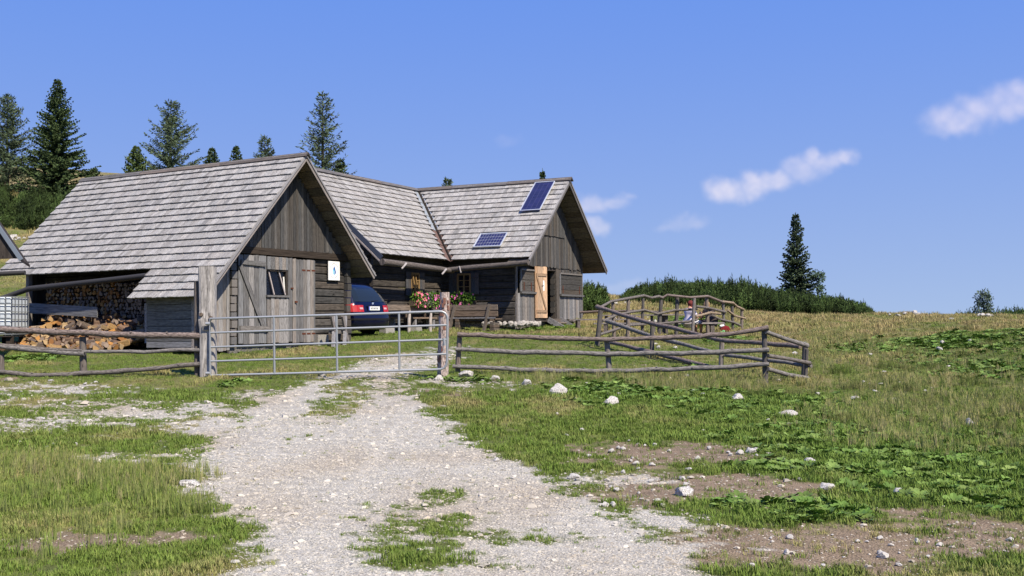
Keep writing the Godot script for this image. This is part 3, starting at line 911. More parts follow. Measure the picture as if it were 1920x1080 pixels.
	board(front, "threshold", wood("dark", 4), hl(-1.6, -5.55, zw), hl(0.6, -5.55, zw), 0.12, 0.2, Vector3.UP)
	var dv := hold(t, "door")
	var dplace := func(x, y, z): return hl(-1.68 + x * 0.985, y, zw + 0.09 + x * 0.07 + z)
	plank_wall(dv, "door_board", "pale", 0.0, 0.98, func(_x): return -5.46, func(_x): return -3.46, 0.0, 0.032, 0.19, 0.25, dplace)
	for yb in [-3.78, -5.2]:
		board(dv, "batten", wood("pale", 0), dplace.call(0.08, yb, 0.035), dplace.call(0.9, yb, 0.035), 0.11, 0.035, Vector3.UP)
	board(dv, "brace", wood("pale", 0), dplace.call(0.12, -3.84, 0.036), dplace.call(0.84, -5.14, 0.036), 0.1, 0.03, Vector3(1, 0.6, 0))
	var notice := MB.new()
	var nc: Vector3 = dplace.call(0.6, -4.2, 0.022)
	notice.box(nc, (dplace.call(1.0, 0, 0) - dplace.call(0.0, 0, 0)) * 0.15, Vector3(0, 0.2, 0), Vector3(0, 0, 0.003))
	obj("notice", notice.mesh(mat("paper", lin(0.8, 0.8, 0.78), 0.8)), dv)
	for k in 3:
		var mk := MB.new()
		mk.box(nc + Vector3(-0.07 + 0.05 * k, -0.02 + 0.01 * k, 0.007 + 0.006 * k), Vector3(0.018, 0, 0.002), Vector3(0, 0.02, 0), Vector3(0, 0, 0.001))
		obj("print", mk.mesh(mat("ink", lin(0.1, 0.1, 0.1), 0.8)), dv)
	# ---- long wall of the main wing, facing the yard
	var yard := hold(t, "yard_wall")
	var xw := -3.1
	log_wall(yard, "wall_log", "log", hl(xw, 0, zw - 0.05), hl(xw, 0, HZ + 3.0), HY - 5.6, HY - 3.1, 0.25, 0.2, Vector3(-1, 0, 0), [[1.83, 2.37, HY - 4.49, HY - 3.77]])
	# ---- wing wall facing the yard, its end wall and the back walls
	var wing := hold(t, "wing_wall")
	log_wall(wing, "wall_log", "log", hl(-7.9, 0, HZ + 3.0), hl(xw, 0, HZ + 3.0), HY - 5.8, HY - 3.1, 0.25, 0.2, Vector3(0, 0, 1), [[2.37, 2.89, HY - 4.55, HY - 3.79]])
	var wend := hold(t, "wing_end_wall")
	log_wall(wend, "wall_log", "dark", hl(-7.9, 0, HZ + 2.95), hl(-7.9, 0, HZ - 2.95), HY - 6.1, HY - 3.0, 0.26, 0.2, Vector3(-1, 0, 0))
	plank_wall(wend, "gable_board", "gable", -2.95, 2.95, func(_x): return -3.0, func(x): return -s * absf(x) - 0.13, 0.0, 0.03, 0.16, 0.24, func(x, y, z): return hl(-7.95 - z, y, HZ + x))
	var backs := MB.new()
	backs.box(hl(3.1, -4.4, HZ * 0.5 - 1.5), Vector3(0.1, 0, 0), Vector3(0, 1.6, 0), Vector3(0, 0, 4.2))
	backs.box(hl(-2.4, -4.4, HZ - 3.0), Vector3(5.4, 0, 0), Vector3(0, 1.6, 0), Vector3(0, 0, 0.1))
	obj("back_wall", backs.mesh(wood("log", 1)), t)
	var floor_m := MB.new()
	floor_m.box(hl(-0.5, -5.62, -3.6), Vector3(2.4, 0, 0), Vector3(0, 0.03, 0), Vector3(0, 0, 2.7))
	obj("floor_boards", floor_m.mesh(wood("dark", 4)), t)
	# windows with casements and shutters
	hut_window(t, Vector3(-1, 0, 0), hl(xw - 0.1, -4.13, -2.97), 0.54, 0.72, true)
	hut_window(t, Vector3(0, 0, 1), hl(-5.27, -4.17, HZ + 3.1), 0.52, 0.76, false)
	# hollowed log gutters on forked branch hooks
	var gt := MB.new()
	gt.tube([hl(-8.55, -3.53, HZ + 3.88), hl(-6.6, -3.57, HZ + 3.88), hl(-4.6, -3.62, HZ + 3.86), hl(-3.75, -3.66, HZ + 3.86)], [0.115, 0.11, 0.1, 0.095], 12, Color.WHITE, Color(-1, 0, 0), 0.3, 0.06)
	obj("log_gutter", gt.mesh(wood("ridge", 1)), t)
	var gt2 := MB.new()
	gt2.tube([hl(-3.9, -3.62, HZ + 3.75), hl(-3.9, -3.56, -2.2), hl(-3.88, -3.5, -0.9), hl(-3.86, -3.44, 0.06)], [0.095, 0.1, 0.1, 0.1], 12, Color.WHITE, Color(-1, 0, 0), 0.7, 0.06)
	obj("log_gutter", gt2.mesh(wood("ridge", 1)), t)
	for p in [Vector3(-7.35, -3.62, HZ + 3.95), Vector3(-4.6, -3.72, HZ + 3.95)]:
		log_piece(t, "gutter_hook", wood("silver", 4), hl(p.x + 0.12, p.y + 0.1, p.z + 0.06), hl(p.x - 0.12, p.y - 0.1, p.z + 0.02), 0.045, 0.03, 6)
	log_piece(t, "gutter_hook", wood("silver", 4), hl(-4.0, -3.5, -2.75), hl(-4.0, -3.74, -2.68), 0.03, 0.03, 6)
	# rubble plinth
	var stone := mat("stone", lin(0.5, 0.47, 0.43), 0.95, "bark")
	var rocks := rock_meshes()
	for k in 15:
		var on_front := k < 8
		var p := hl(-3.3 + k * 0.24, -5.66 + rf(-0.04, 0.02), zw + 0.16 + rf(0, 0.1)) if on_front else hl(-3.25 - rf(0, 0.1), -5.68 + rf(-0.04, 0.02), -0.75 - (k - 8) * 0.22)
		var o := obj("plinth_stone", rocks[k % 5], t, Transform3D(Basis(Vector3.UP, rf(0, TAU)), p).scaled_local(Vector3(0.16, rf(0.1, 0.15), 0.15)))
		o.material_override = stone
	var pl := MB.new()
	pl.box(hl(0.0, -5.95, zw - 0.25), Vector3(3.15, 0, 0), Vector3(0, 0.36, 0), Vector3(0, 0, 0.2))
	pl.box(hl(xw + 0.2, -5.95, -3.0), Vector3(0.2, 0, 0), Vector3(0, 0.34, 0), Vector3(0, 0, 2.1))
	obj("plinth", pl.mesh(mat("footing", lin(0.2, 0.19, 0.17), 0.95, "bark")), t)
	# steps before the door: two stringers and treads
	var stp := hold(t, "steps")
	for x in [-0.52, 0.62]:
		board(stp, "stringer", wood("silver", 2), hl(x, -5.52, zw + 0.12), hl(x, -5.98, zw + 0.95), 0.22, 0.05, Vector3.UP)
	board(stp, "tread", wood("bench", 4), hl(-0.5, -5.66, zw + 0.3), hl(0.6, -5.66, zw + 0.3), 0.26, 0.04, Vector3(0, 0, 1))
	board(stp, "tread", wood("bench", 3), hl(-0.5, -5.84, zw + 0.6), hl(0.6, -5.84, zw + 0.6), 0.26, 0.04, Vector3(0, 0, 1))
	board(stp, "riser", wood("bench", 2), hl(-0.5, -5.6, zw + 0.14), hl(0.6, -5.6, zw + 0.14), 0.2, 0.03, Vector3.UP)
	# low plank seat along the front wall
	var seat := thing("wall_bench", "low grey plank bench along the hut's front wall, right of the steps", "bench", t.transform * hl(2.4, -5.85, zw + 0.3), HUT_TURN)
	board(seat, "seat", wood("door", 3), Vector3(-1.3, 0.26, 0), Vector3(1.7, 0.26, 0), 0.36, 0.05, Vector3(0, 0, 1))
	for x in [-1.0, 1.2]:
		board(seat, "leg", wood("silver", 3), Vector3(x, -0.15, 0), Vector3(x, 0.24, 0), 0.3, 0.16, Vector3(0, 0, 1))

func hut_window(t: Node3D, out: Vector3, c: Vector3, w: float, h: float, shutters: bool) -> void:
	var win := hold(t, "window")
	var x := Vector3.UP.cross(out)
	var yel := mat("window_frame", lin(0.36, 0.23, 0.1), 0.7, "wood")
	for sx in [-1, 0, 1]:
		board(win, "frame" if sx != 0 else "mullion", yel, c + x * sx * w * 0.5 - Vector3.UP * h * 0.5 + out * 0.04, c + x * sx * w * 0.5 + Vector3.UP * h * 0.5 + out * 0.04, 0.07 if sx != 0 else 0.045, 0.06, x)
	for sy in [-0.5, -0.16, 0.17, 0.5]:
		board(win, "frame" if absf(sy) > 0.4 else "glazing_bar", yel, c - x * w * 0.5 + Vector3.UP * h * sy + out * 0.045, c + x * w * 0.5 + Vector3.UP * h * sy + out * 0.045, 0.07 if absf(sy) > 0.4 else 0.025, 0.05, Vector3.UP)
	board(win, "pane", mats["glass"], c - x * w * 0.48 + out * 0.025, c + x * w * 0.48 + out * 0.025, h * 0.96, 0.006, Vector3.UP)
	for sx in [-1, 1]:
		var shn := hold(t, "shutter")
		for k in 2:
			var cx: Vector3 = c + x * (sx * (w * 0.5 + 0.13 + 0.17 * k)) + out * 0.05
			board(shn, "shutter_board", wood("shutter", 1 + k + (1 if sx > 0 else 0)), cx - Vector3.UP * (h * 0.5 + 0.05), cx + Vector3.UP * (h * 0.5 + 0.05), 0.165, 0.03, x)
		var cb: Vector3 = c + x * (sx * (w * 0.5 + 0.215)) + out * 0.075
		board(shn, "batten", wood("shutter", 1), cb - x * 0.15 + Vector3.UP * h * 0.3, cb + x * 0.15 + Vector3.UP * h * 0.3, 0.06, 0.02, Vector3.UP)
	if not shutters:
		# a casement tilted open
		board(win, "casement", yel, c - x * 0.2 - Vector3.UP * h * 0.45 + out * 0.2, c - x * 0.26 + Vector3.UP * h * 0.45 + out * 0.1, 0.05, 0.04, x)
		board(win, "casement", yel, c - x * 0.02 - Vector3.UP * h * 0.45 + out * 0.2, c - x * 0.08 + Vector3.UP * h * 0.45 + out * 0.1, 0.05, 0.04, x)

func rock_meshes() -> Array:
	if mats.has("rocks"):
		return mats["rocks"]
	var out := []
	for k in 6:
		var sp := SphereMesh.new()
		sp.radius = 1.0; sp.height = 2.0; sp.radial_segments = 14; sp.rings = 9
		var a := sp.get_mesh_arrays()
		var vs: PackedVector3Array = a[Mesh.ARRAY_VERTEX]
		var st := SurfaceTool.new()
		st.begin(Mesh.PRIMITIVE_TRIANGLES)
		st.set_smooth_group(-1)
		var planes := []
		for q in 11:
			planes.append([Vector3(rf(-1, 1), rf(-1, 1), rf(-1, 1)).normalized(), rf(0.5, 0.85)])
		for q in vs.size():
			var p := vs[q]
			for pl in planes:
				var e: float = p.dot(pl[0]) - pl[1]
				if e > 0.0: p -= pl[0] * e * 0.95
			p *= 1.0 + fine.get_noise_3d(p.x * 14.0 + k * 40.0, p.y * 14.0, p.z * 14.0) * 0.18
			vs[q] = p
		for q in a[Mesh.ARRAY_INDEX]:
			st.set_uv(Vector2(vs[q].x, vs[q].z) * 0.4)
			st.add_vertex(vs[q])
		st.generate_normals()
		out.append(st.commit())
	mats["rocks"] = out
	return out

# ---------------------------------------------------------------- fences and gate
func d_along(stops: Array, px: float) -> float:
	for k in stops.size() - 1:
		var a: Array = stops[k]
		var b: Array = stops[k + 1]
		if (px >= a[0] and px <= b[0]) or (px <= a[0] and px >= b[0]):
			return lerpf(a[1], b[1], (px - a[0]) / (b[0] - a[0]))
	return stops[0][1] if absf(px - stops[0][0]) < absf(px - stops[-1][0]) else stops[-1][1]

# posts: [px at foot, px at top, py at top, half width in px]; rails: [half width in px, material, points]; stops: [px, d]
func fence(called: String, label: String, stops: Array, posts: Array, rails: Array, rail_gap: float, weave := false) -> void:
	var first: Array = posts[0]
	var o := on_ground(first[0], d_along(stops, first[0]))
	var t := thing(called, label, "fence", o)
	var side := 1.0   # rails of a woven fence lie left and right of the posts in turn
	for p in posts:
		var d := d_along(stops, p[0])
		var foot := on_ground(p[0], d)
		var top := at_px(p[1], p[2], d)
		var r: float = p[3] * d / FOC
		log_piece(t, "post", wood("fence"), foot - o - Vector3(0, 0.2, 0), top - o, r * 1.05, r * 0.95, 9, 0.006)
	for q in rails:
		var pts := []
		var rad := []
		var src: Array = q[2]
		if weave:
			side = -side
		for k in src.size():
			var steps := 1 if k == src.size() - 1 else maxi(1, int(absf(src[k + 1][0] - src[k][0]) / 22.0))
			for j in steps:
				var f := float(j) / steps
				var e: Array = src[mini(k + 1, src.size() - 1)]
				var px: float = lerpf(src[k][0], e[0], f)
				var d := d_along(stops, px) - (0.0 if weave else rail_gap)
				var w := (0.03 if called == "branch_fence" else 0.012) if pts.size() > 0 else 0.0
				pts.append(at_px(px, lerpf(src[k][1], e[1], f), d) - o + Vector3(0.1 * side if weave else 0.0, rf(-w, w), rf(-w, w)))
				rad.append(q[0] * 0.9 * d / FOC * rf(0.86, 1.1))
		if pts.size() < 2:
			continue
		var m := MB.new()
		m.tube(pts, rad, 9, Color.WHITE, Color(-1, 0, 0), rf(0, 5), 0.1)
		# stubs of lopped twigs
		for j in range(1, pts.size() - 1, 3):
			var dv := Vector3(rf(-0.4, 0.4), rf(-0.2, 1), rf(0, 0.8)).normalized()
			m.tube([pts[j], pts[j] + dv * rad[j] * 1.35], [rad[j] * 0.42, rad[j] * 0.32], 5)
		obj("rail", m.mesh(q[1]), t)

func build_fences() -> void:
	var red := mat("bark_red", lin(0.245, 0.195, 0.172), 0.9, "bark")
	var grey := mat("bark_grey", lin(0.245, 0.228, 0.215), 0.9, "bark")
	var pale := mat("bark_pale", lin(0.36, 0.28, 0.2), 0.9, "bark")
	var dark := mat("bark_dark", lin(0.2, 0.178, 0.162), 0.9, "bark")
	fence("rail_fence", "low rail fence of three rails before the firewood, ending at the tall gate post", [[-80, 20.2], [380, 20.1]],
		[[157, 155, 631, 6.5], [4, 2, 665, 6], [370, 369, 528, 5.5]],
		[[6.5, red, [[-60, 612], [60, 621], [225, 627], [381, 630]]], [5, grey, [[-60, 644], [60, 655], [158, 664]]], [3.5, dark, [[-60, 640], [80, 654], [155, 658]]], [4, grey, [[148, 659], [270, 660], [340, 655], [384, 656]]], [5, dark, [[-60, 690], [0, 697], [60, 705], [150, 701], [260, 693], [384, 682]]]], 0.11)
	fence("rail_fence", "long three-rail fence beside the gate, its rails running on to a tall end post", [[850, 21.2], [1140, 21.0], [1440, 20.4]],
		[[857, 862, 628, 5], [1143, 1138, 638, 5.5], [1434, 1433, 618, 5.2]],
		[[5, red, [[858, 627], [990, 632], [1140, 637], [1290, 632], [1380, 625], [1441, 615]]], [5, grey, [[854, 655], [960, 660], [1140, 664], [1300, 662], [1442, 655]]], [4.8, grey, [[849, 687], [1000, 694], [1140, 696], [1300, 691], [1442, 683]]]], 0.1)
	fence("rail_fence", "rail fence that doubles back from the end post up to the hut yard", [[1420, 20.9], [1507, 21.2], [1352, 23.2], [1222, 26.2], [1120, 29.6]].slice(1),
		[[1505, 1510, 646, 5.5], [1350, 1354, 637, 4.6], [1221, 1223, 606, 4.2], [1118, 1127, 574, 4.6]],
		[[4.6, red, [[1510, 650], [1440, 644], [1352, 637], [1290, 620], [1222, 605], [1126, 575]]], [4.4, grey, [[1512, 686], [1440, 677], [1352, 666], [1225, 634], [1132, 603]]], [4.4, red, [[1432, 712], [1352, 690], [1230, 661], [1150, 641]]]], 0.09, true)
	fence("rail_fence", "short closing piece of rail fence between the tall end post and the corner post", [[1433, 20.4], [1518, 21.1]],
		[[1508, 1513, 655, 3.5]],
		[[4.8, grey, [[1436, 622], [1475, 636], [1514, 649]]], [4.2, dark, [[1440, 667], [1480, 674], [1519, 682]]], [4.6, grey, [[1440, 692], [1480, 703], [1515, 709]]]], 0.12)
	var c := func(list): return list.map(func(q): return [1100.0 + q[0] / 4.364, 520.0 + q[1] / 4.364])
	fence("branch_fence", "curving fence of crooked branches around the seats by the hut", [[1122, 29.7], [1149, 30.8], [1177, 32.5], [1205, 34.0], [1237, 34.5], [1270, 34.5], [1300, 34.3], [1326, 35.5], [1357, 36.5], [1374, 37.0], [1398, 37.5]],
		[[1152, 1149, 567, 3.4], [1177, 1178, 559, 3.4], [1204, 1206, 559, 3], [1235, 1240, 562, 3.6], [1268, 1270, 557, 3.6], [1298, 1302, 559, 3.2], [1328, 1325, 558, 3.6], [1358, 1356, 566, 2.8], [1375, 1373, 574, 2.8], [1391, 1391, 580, 3]],
		[[2.9, dark, c.call([[105, 250], [200, 200], [330, 168], [465, 155], [530, 162], [590, 152], [625, 172]])], [2.8, red, c.call([[620, 168], [660, 150], [850, 160], [990, 160], [1120, 205]])], [2.6, pale, c.call([[1110, 198], [1200, 215], [1230, 245], [1285, 258]])],
		[2.6, dark, c.call([[130, 358], [240, 308], [350, 285], [470, 273], [580, 297], [720, 270], [905, 262]])], [2.8, dark, c.call([[895, 238], [1000, 245], [1135, 282]])], [2.5, pale, c.call([[1150, 268], [1215, 310], [1300, 335]])],
		[2.6, dark, c.call([[110, 467], [230, 423], [340, 386], [480, 378]])], [2.8, dark, c.call([[570, 382], [720, 370], [830, 363], [905, 338]])], [2.6, pale, c.call([[890, 322], [1010, 290], [1090, 290]])], [2.5, dark, c.call([[1020, 308], [1090, 350], [1200, 370], [1262, 392]])]], 0.08)

func build_gate() -> void:
	var d := 19.85
	var o := on_ground(393, d)
	var steel := mat("galvanised", lin(0.36, 0.375, 0.38), 0.5)
	steel.metallic = 0.55
	var t := thing("field_gate", "galvanised tubular steel farm gate with five bars, closed across the track", "gate", o)
	var r := 0.0205
	var tube := func(called: String, pts: Array, rad: float) -> void:
		var m := MB.new()
		var q := []
		var rr := []
		for p in pts:
			q.append(at_px(p[0], p[1], d) - o)
			rr.append(rad)
		m.tube(q, rr, 10)
		obj(called, m.mesh(steel), t)
	# outer frame bent from one tube
	tube.call("outer_frame", [[394, 703], [394, 650], [394, 597.5], [500, 594.3], [620, 590.6], [740, 586.8], [822, 584], [829, 584.2], [834.5, 587], [838, 592], [839, 599], [838.5, 640], [838, 678], [836.5, 685], [832.5, 690], [826, 692.2], [818, 692.8], [700, 696], [550, 700], [394, 704]], r * 1.12)
	var l := [624, 651, 677.5]
	var rr := [609.5, 636.5, 663.7]
	for k in 3:
		tube.call("bar", [[394, l[k]], [838.6, rr[k]]], r)
	for x in [513.5, 631.0, 748.0]:
		var f: float = (x - 394.0) / 444.0
		tube.call("upright", [[x, 597.5 - 14.0 * f], [x + 1.2, 703.5 - 11.5 * f]], r * 1.05)
	for y in [607.0, 700.0]:
		tube.call("hinge", [[386, y], [394, y]], r * 1.6)
	tube.call("latch", [[832, 634], [833, 640], [834, 648]], r * 1.5)
	tube.call("chain", [[834, 640], [829, 646], [832, 656], [828, 664]], r * 0.5)
	# posts
	var lp := on_ground(391, 20.05)
	var p1 := thing("gate_post", "tall square-hewn grey post with two knots that carries the gate hinges", "post", lp)
	var pm := MB.new()
	var hh := at_px(391, 500, 20.05).y - lp.y
	var rings := 14
	for k in rings:
		var ys := [-0.3 + (hh + 0.3) * k / rings, -0.3 + (hh + 0.3) * (k + 1) / rings]
		var ring := []
		for y in ys:
			var one := []
			for q in 12:
				var a := TAU * (q + 0.5) / 12.0
				var kx := 0.15 * signf(cos(a)) * pow(absf(cos(a)), 0.42)
				var kz := 0.13 * signf(sin(a)) * pow(absf(sin(a)), 0.42)
				var bulge := 1.0 + fine.get_noise_3d(kx * 30.0, y * 12.0, kz * 30.0) * 0.07 + 0.12 * exp(-pow((y - hh * 0.53) / 0.07, 2)) * maxf(0.0, -cos(a)) + 0.1 * exp(-pow((y - hh * 0.5) / 0.05, 2)) * maxf(0.0, sin(a))
				one.append(Vector3(kx * bulge - 0.02 * y / hh, y, kz * bulge))
			ring.append(one)
		for q in 12:
			var w := (q + 1) % 12
			pm.quad(ring[0][w], ring[0][q], ring[1][q], ring[1][w], Color.WHITE, Vector2(q / 12.0, ys[0] * 0.4), Vector2((q + 1) / 12.0, ys[1] * 0.4))
		if k == rings - 1:
			for q in range(1, 11):
				pm.tri(ring[1][0], ring[1][q + 1], ring[1][q])
	obj("shaft", pm.mesh(mat("post_wood", lin(0.46, 0.43, 0.4), 0.9, "wood")), p1)
	for q in [[-0.1, 0.56], [0.08, 0.53]]:
		var kn := MB.new()
		var s := Vector3(q[0], hh * q[1], 0.11)
		kn.tube([s, s + Vector3(0.0, 0.01, 0.05)], [0.045, 0.035], 8)
		obj("knot", kn.mesh(wood("bench", 1)), p1)
	board(p1, "iron_strap", mat("rust_grey", lin(0.12, 0.12, 0.12), 0.6), Vector3(-0.02, hh * 0.46, 0.15), Vector3(-0.02, hh * 0.42, 0.15), 0.12, 0.02, Vector3.RIGHT)
	var rp := on_ground(829, 20.15)
	var p2 := thing("gate_post", "round log post with peeling bark where the gate latches", "post", rp)
	var tp := at_px(834, 548, 20.15) - rp
	var pts := []
	var rad := []
	for k in 9:
		pts.append(Vector3(0, -0.3, 0).lerp(tp, k / 8.0) + Vector3(rf(-0.006, 0.006), 0, rf(-0.006, 0.006)))
		rad.append(lerpf(0.115, 0.092, k / 8.0) * rf(0.97, 1.03))
	var m2 := MB.new()
	m2.tube(pts, rad, 16, Color(1, 1, 1), Color(1.3, 1.25, 1.15), 0.4, 0.05)
	obj("shaft", m2.mesh(mat("peeled", lin(0.52, 0.42, 0.38), 0.9, "bark", true)), p2)
	for k in 26:
		var a := rf(-0.3, PI + 0.3)
		var y := rf(0.15, tp.y - 0.15)
		var c := Vector3.ZERO.lerp(tp, y / tp.y) + Vector3(cos(a), 0, sin(a)) * 0.1
		var b := MB.new()
		b.box(c, Vector3(-sin(a), 0, cos(a)) * rf(0.012, 0.026), Vector3(cos(a), 0, sin(a)) * 0.008, Vector3(0, rf(0.02, 0.06), 0))
		obj("bark_flake", b.mesh(mat("bark_flake", lin(0.19, 0.095, 0.07), 0.95)), p2)

# ---------------------------------------------------------------- the car
func car_rear(y: float) -> float:
	var ks := [[0.2, 0.12], [0.32, 0.0], [0.55, -0.02], [0.75, 0.03], [0.98, 0.08], [1.05, 0.12], [1.3, 0.27], [1.5, 0.43], [1.6, 0.56], [1.66, 0.75], [1.69, 1.0]]
	for k in ks.size() - 1:
		if y <= ks[k + 1][0]:
			return lerpf(ks[k][1], ks[k + 1][1], clampf((y - ks[k][0]) / (ks[k + 1][0] - ks[k][0]), 0.0, 1.0))
	return 1.0

func car_front(y: float) -> float:
	var ks := [[0.2, 4.45], [0.4, 4.6], [0.7, 4.55], [0.95, 4.2], [1.02, 3.9], [1.4, 3.0], [1.6, 2.4], [1.69, 1.9]]
	for k in ks.size() - 1:
		if y <= ks[k + 1][0]:
			return lerpf(ks[k][1], ks[k + 1][1], clampf((y - ks[k][0]) / (ks[k + 1][0] - ks[k][0]), 0.0, 1.0))
	return 1.9

func car_half(y: float) -> float:
	var ks := [[0.2, 0.8], [0.35, 0.88], [0.7, 0.905], [0.98, 0.895], [1.3, 0.79], [1.55, 0.68], [1.64, 0.6], [1.69, 0.4]]
	for k in ks.size() - 1:
		if y <= ks[k + 1][0]:
			return lerpf(ks[k][1], ks[k + 1][1], clampf((y - ks[k][0]) / (ks[k + 1][0] - ks[k][0]), 0.0, 1.0))
	return 0.4

# a point of the body: s runs from the middle of the rear (0) round the corner along one side (side -1 left, 1 right); off pushes it out
func car_pt(s: float, y: float, side: int, off := 0.0) -> Vector3:
	var w := car_half(y)
	var zr := car_rear(y)
	var r := 0.24
	var x := 0.0
	var z := 0.0
	var nx := 0.0
	var nz := 1.0
	var crown := 0.05
	if s < w - r:
		x = s
		z = -zr - crown * pow(s / w, 2.0)
		nz = 1.0
	elif s < w - r + r * PI * 0.5:
		var a := (s - (w - r)) / r
		x = w - r + r * sin(a)
		z = -zr - crown - r * (1.0 - cos(a))
		nx = sin(a); nz = cos(a)
	else:
		x = w
		z = -zr - crown - r - (s - (w - r + r * PI * 0.5))
		nx = 1.0; nz = 0.0
	return Vector3(side * (x + nx * off), y, z + nz * off)

func car_patch(m: MB, s0: float, s1: float, y0: float, y1: float, side: int, off: float, ns := 8, ny := 5, slant := 0.0) -> void:
	for i in ns:
		for j in ny:
			var ya := lerpf(y0, y1, float(j) / ny)
			var yb := lerpf(y0, y1, float(j + 1) / ny)
			var ra := 1.0 - slant * j / ny
			var rb := 1.0 - slant * (j + 1) / ny
			var sa := lerpf(s0, s1, float(i) / ns)
			var sb := lerpf(s0, s1, float(i + 1) / ns)
			var p := [car_pt(sa * ra, ya, side, off), car_pt(sb * ra, ya, side, off), car_pt(sb * rb, yb, side, off), car_pt(sa * rb, yb, side, off)]
			if side > 0: m.quad(p[0], p[1], p[2], p[3])
			else: m.quad(p[1], p[0], p[3], p[2])

func build_car() -> void:
	var x := ray(692, 600).x * 33.4
	var base := Vector3(x, hgt(x, 33.4), -33.4)
	var t := thing("parked_car", "dark blue minivan parked nose-in between the barn and the hut", "car", base + Vector3(0.2, 0.0, 0.1), BARN_TURN - 0.04)
	var paint := mat("car_paint", lin(0.0035, 0.0045, 0.026), 0.22)
	paint.metallic = 0.35
	paint.metallic_specular = 0.5
	paint.clearcoat_enabled = true
	paint.clearcoat = 0.4
	paint.clearcoat_roughness = 0.06
	var ys := [0.2, 0.32, 0.45, 0.6, 0.75, 0.9, 0.98, 1.05, 1.15, 1.3, 1.4, 1.5, 1.56, 1.6, 1.64, 1.67, 1.69]
	var st := SurfaceTool.new()
	st.begin(Mesh.PRIMITIVE_TRIANGLES)
	st.set_smooth_group(0)
	var rings := []
	for y in ys:
		var ring := []
		var half := []
		var w := car_half(y)
		var corner := w - 0.24 + 0.24 * PI * 0.5
		for k in 5: half.append(car_pt((w - 0.24) * k / 5.0, y, 1))
		for k in 7: half.append(car_pt(w - 0.24 + 0.24 * PI * 0.5 * k / 6.0, y, 1))
		var zf := -car_front(y)
		var e := car_pt(corner, y, 1)
		for k in range(1, 7): half.append(Vector3(e.x, y, lerpf(e.z, zf + 0.3, k / 6.0)))
		half.append(Vector3(e.x - 0.1, y, zf + 0.1)); half.append(Vector3(e.x - 0.3, y, zf)); half.append(Vector3(0, y, zf - 0.05))
		for p in half: ring.append(p)
		for k in range(half.size() - 2, 0, -1):
			ring.append(Vector3(-half[k].x, half[k].y, half[k].z))
		rings.append(ring)
	var n: int = rings[0].size()
	for j in rings.size() - 1:
		for k in n:
			var q := (k + 1) % n
			for p in [rings[j][k], rings[j + 1][k], rings[j][q], rings[j][q], rings[j + 1][k], rings[j + 1][q]]:
				st.add_vertex(p)
	var top := Vector3(0, 1.71, -1.45)
	for k in n:
		for p in [rings[-1][k], top, rings[-1][(k + 1) % n]]: st.add_vertex(p)
	for k in n:
		for p in [rings[0][k], rings[0][(k + 1) % n], Vector3(0, 0.2, -2.3)]: st.add_vertex(p)
	st.index()
	st.generate_normals()
	var body := obj("body", st.commit(), t)
	body.material_override = paint
	var glass := mat("car_glass", lin(0.012, 0.016, 0.016), 0.06)
	glass.metallic_specular = 0.6
	var rw := MB.new()
	for side in [-1, 1]:
		car_patch(rw, 0.0, 0.76, 1.08, 1.53, side, 0.008, 8, 5, 0.2)
	obj("rear_window", rw.mesh(glass), t)
	for side in [-1, 1]:
		var sw := MB.new()
		car_patch(sw, 1.1, 2.0, 1.1, 1.5, side, 0.008, 6, 4)
		car_patch(sw, 2.06, 3.0, 1.1, 1.5, side, 0.008, 6, 4)
		obj("side_window", sw.mesh(glass), t)
		var lt := MB.new()
		car_patch(lt, 0.47, 1.12, 0.76, 0.97, side, 0.012, 10, 4)
		var red := mat("tail_red", lin(0.38, 0.008, 0.01), 0.18)
		red.clearcoat_enabled = true
		var lamp := obj("tail_light", lt.mesh(red), t)
		var lu := MB.new()
		car_patch(lu, 0.8, 1.06, 0.97, 1.02, side, 0.012, 8, 2)
		obj("tail_light_top", lu.mesh(red), lamp)
		var ls := MB.new()
		car_patch(ls, 0.5, 0.64, 0.84, 0.9, side, 0.018, 3, 2)
		obj("reversing_lamp", ls.mesh(mat("lamp_white", lin(0.5, 0.32, 0.34), 0.2)), lamp)
		var bs := MB.new()
		car_patch(bs, 0.0, 1.0, 0.5, 0.56, side, 0.014, 8, 2)
		obj("bumper_strip", bs.mesh(mat("black_plastic", lin(0.015, 0.015, 0.017), 0.6)), t)
		for z in [-0.95, -3.7]:
			var wh := hold(t, "wheel")
			var tm := MB.new()
			tm.tube([Vector3(side * 0.66, 0.31, z), Vector3(side * 0.7, 0.31, z), Vector3(side * 0.84, 0.31, z), Vector3(side * 0.88, 0.31, z)], [0.29, 0.315, 0.315, 0.29], 20)
			obj("tyre", tm.mesh(mat("tyre", lin(0.012, 0.012, 0.012), 0.85)), wh)
			var rm := MB.new()
			rm.tube([Vector3(side * 0.8, 0.31, z), Vector3(side * 0.888, 0.31, z)], [0.19, 0.18], 16)
			obj("rim", rm.mesh(mat("rim", lin(0.3, 0.3, 0.32), 0.4)), wh)
	var zz := -car_rear(0.87)
	var pl := MB.new()
	pl.box(Vector3(0, 0.87, zz + 0.02), Vector3(0.29, 0, 0), Vector3(0, 0.085, 0), Vector3(0, 0, 0.008))
	obj("plate_recess", pl.mesh(mats["black_plastic"]), t)
	var pp := MB.new()
	pp.box(Vector3(0.02, 0.87, zz + 0.032), Vector3(0.235, 0, 0), Vector3(0, 0.06, 0), Vector3(0, 0, 0.004))
	var plate := obj("number_plate", pp.mesh(mat("plate_white", lin(0.78, 0.8, 0.78), 0.5)), t)
	var eu := MB.new()
	eu.box(Vector3(-0.235, 0.87, zz + 0.032), Vector3(0.02, 0, 0), Vector3(0, 0.06, 0), Vector3(0, 0, 0.004))
	obj("blue_band", eu.mesh(mat("plate_blue", lin(0.12, 0.16, 0.6), 0.5)), plate)
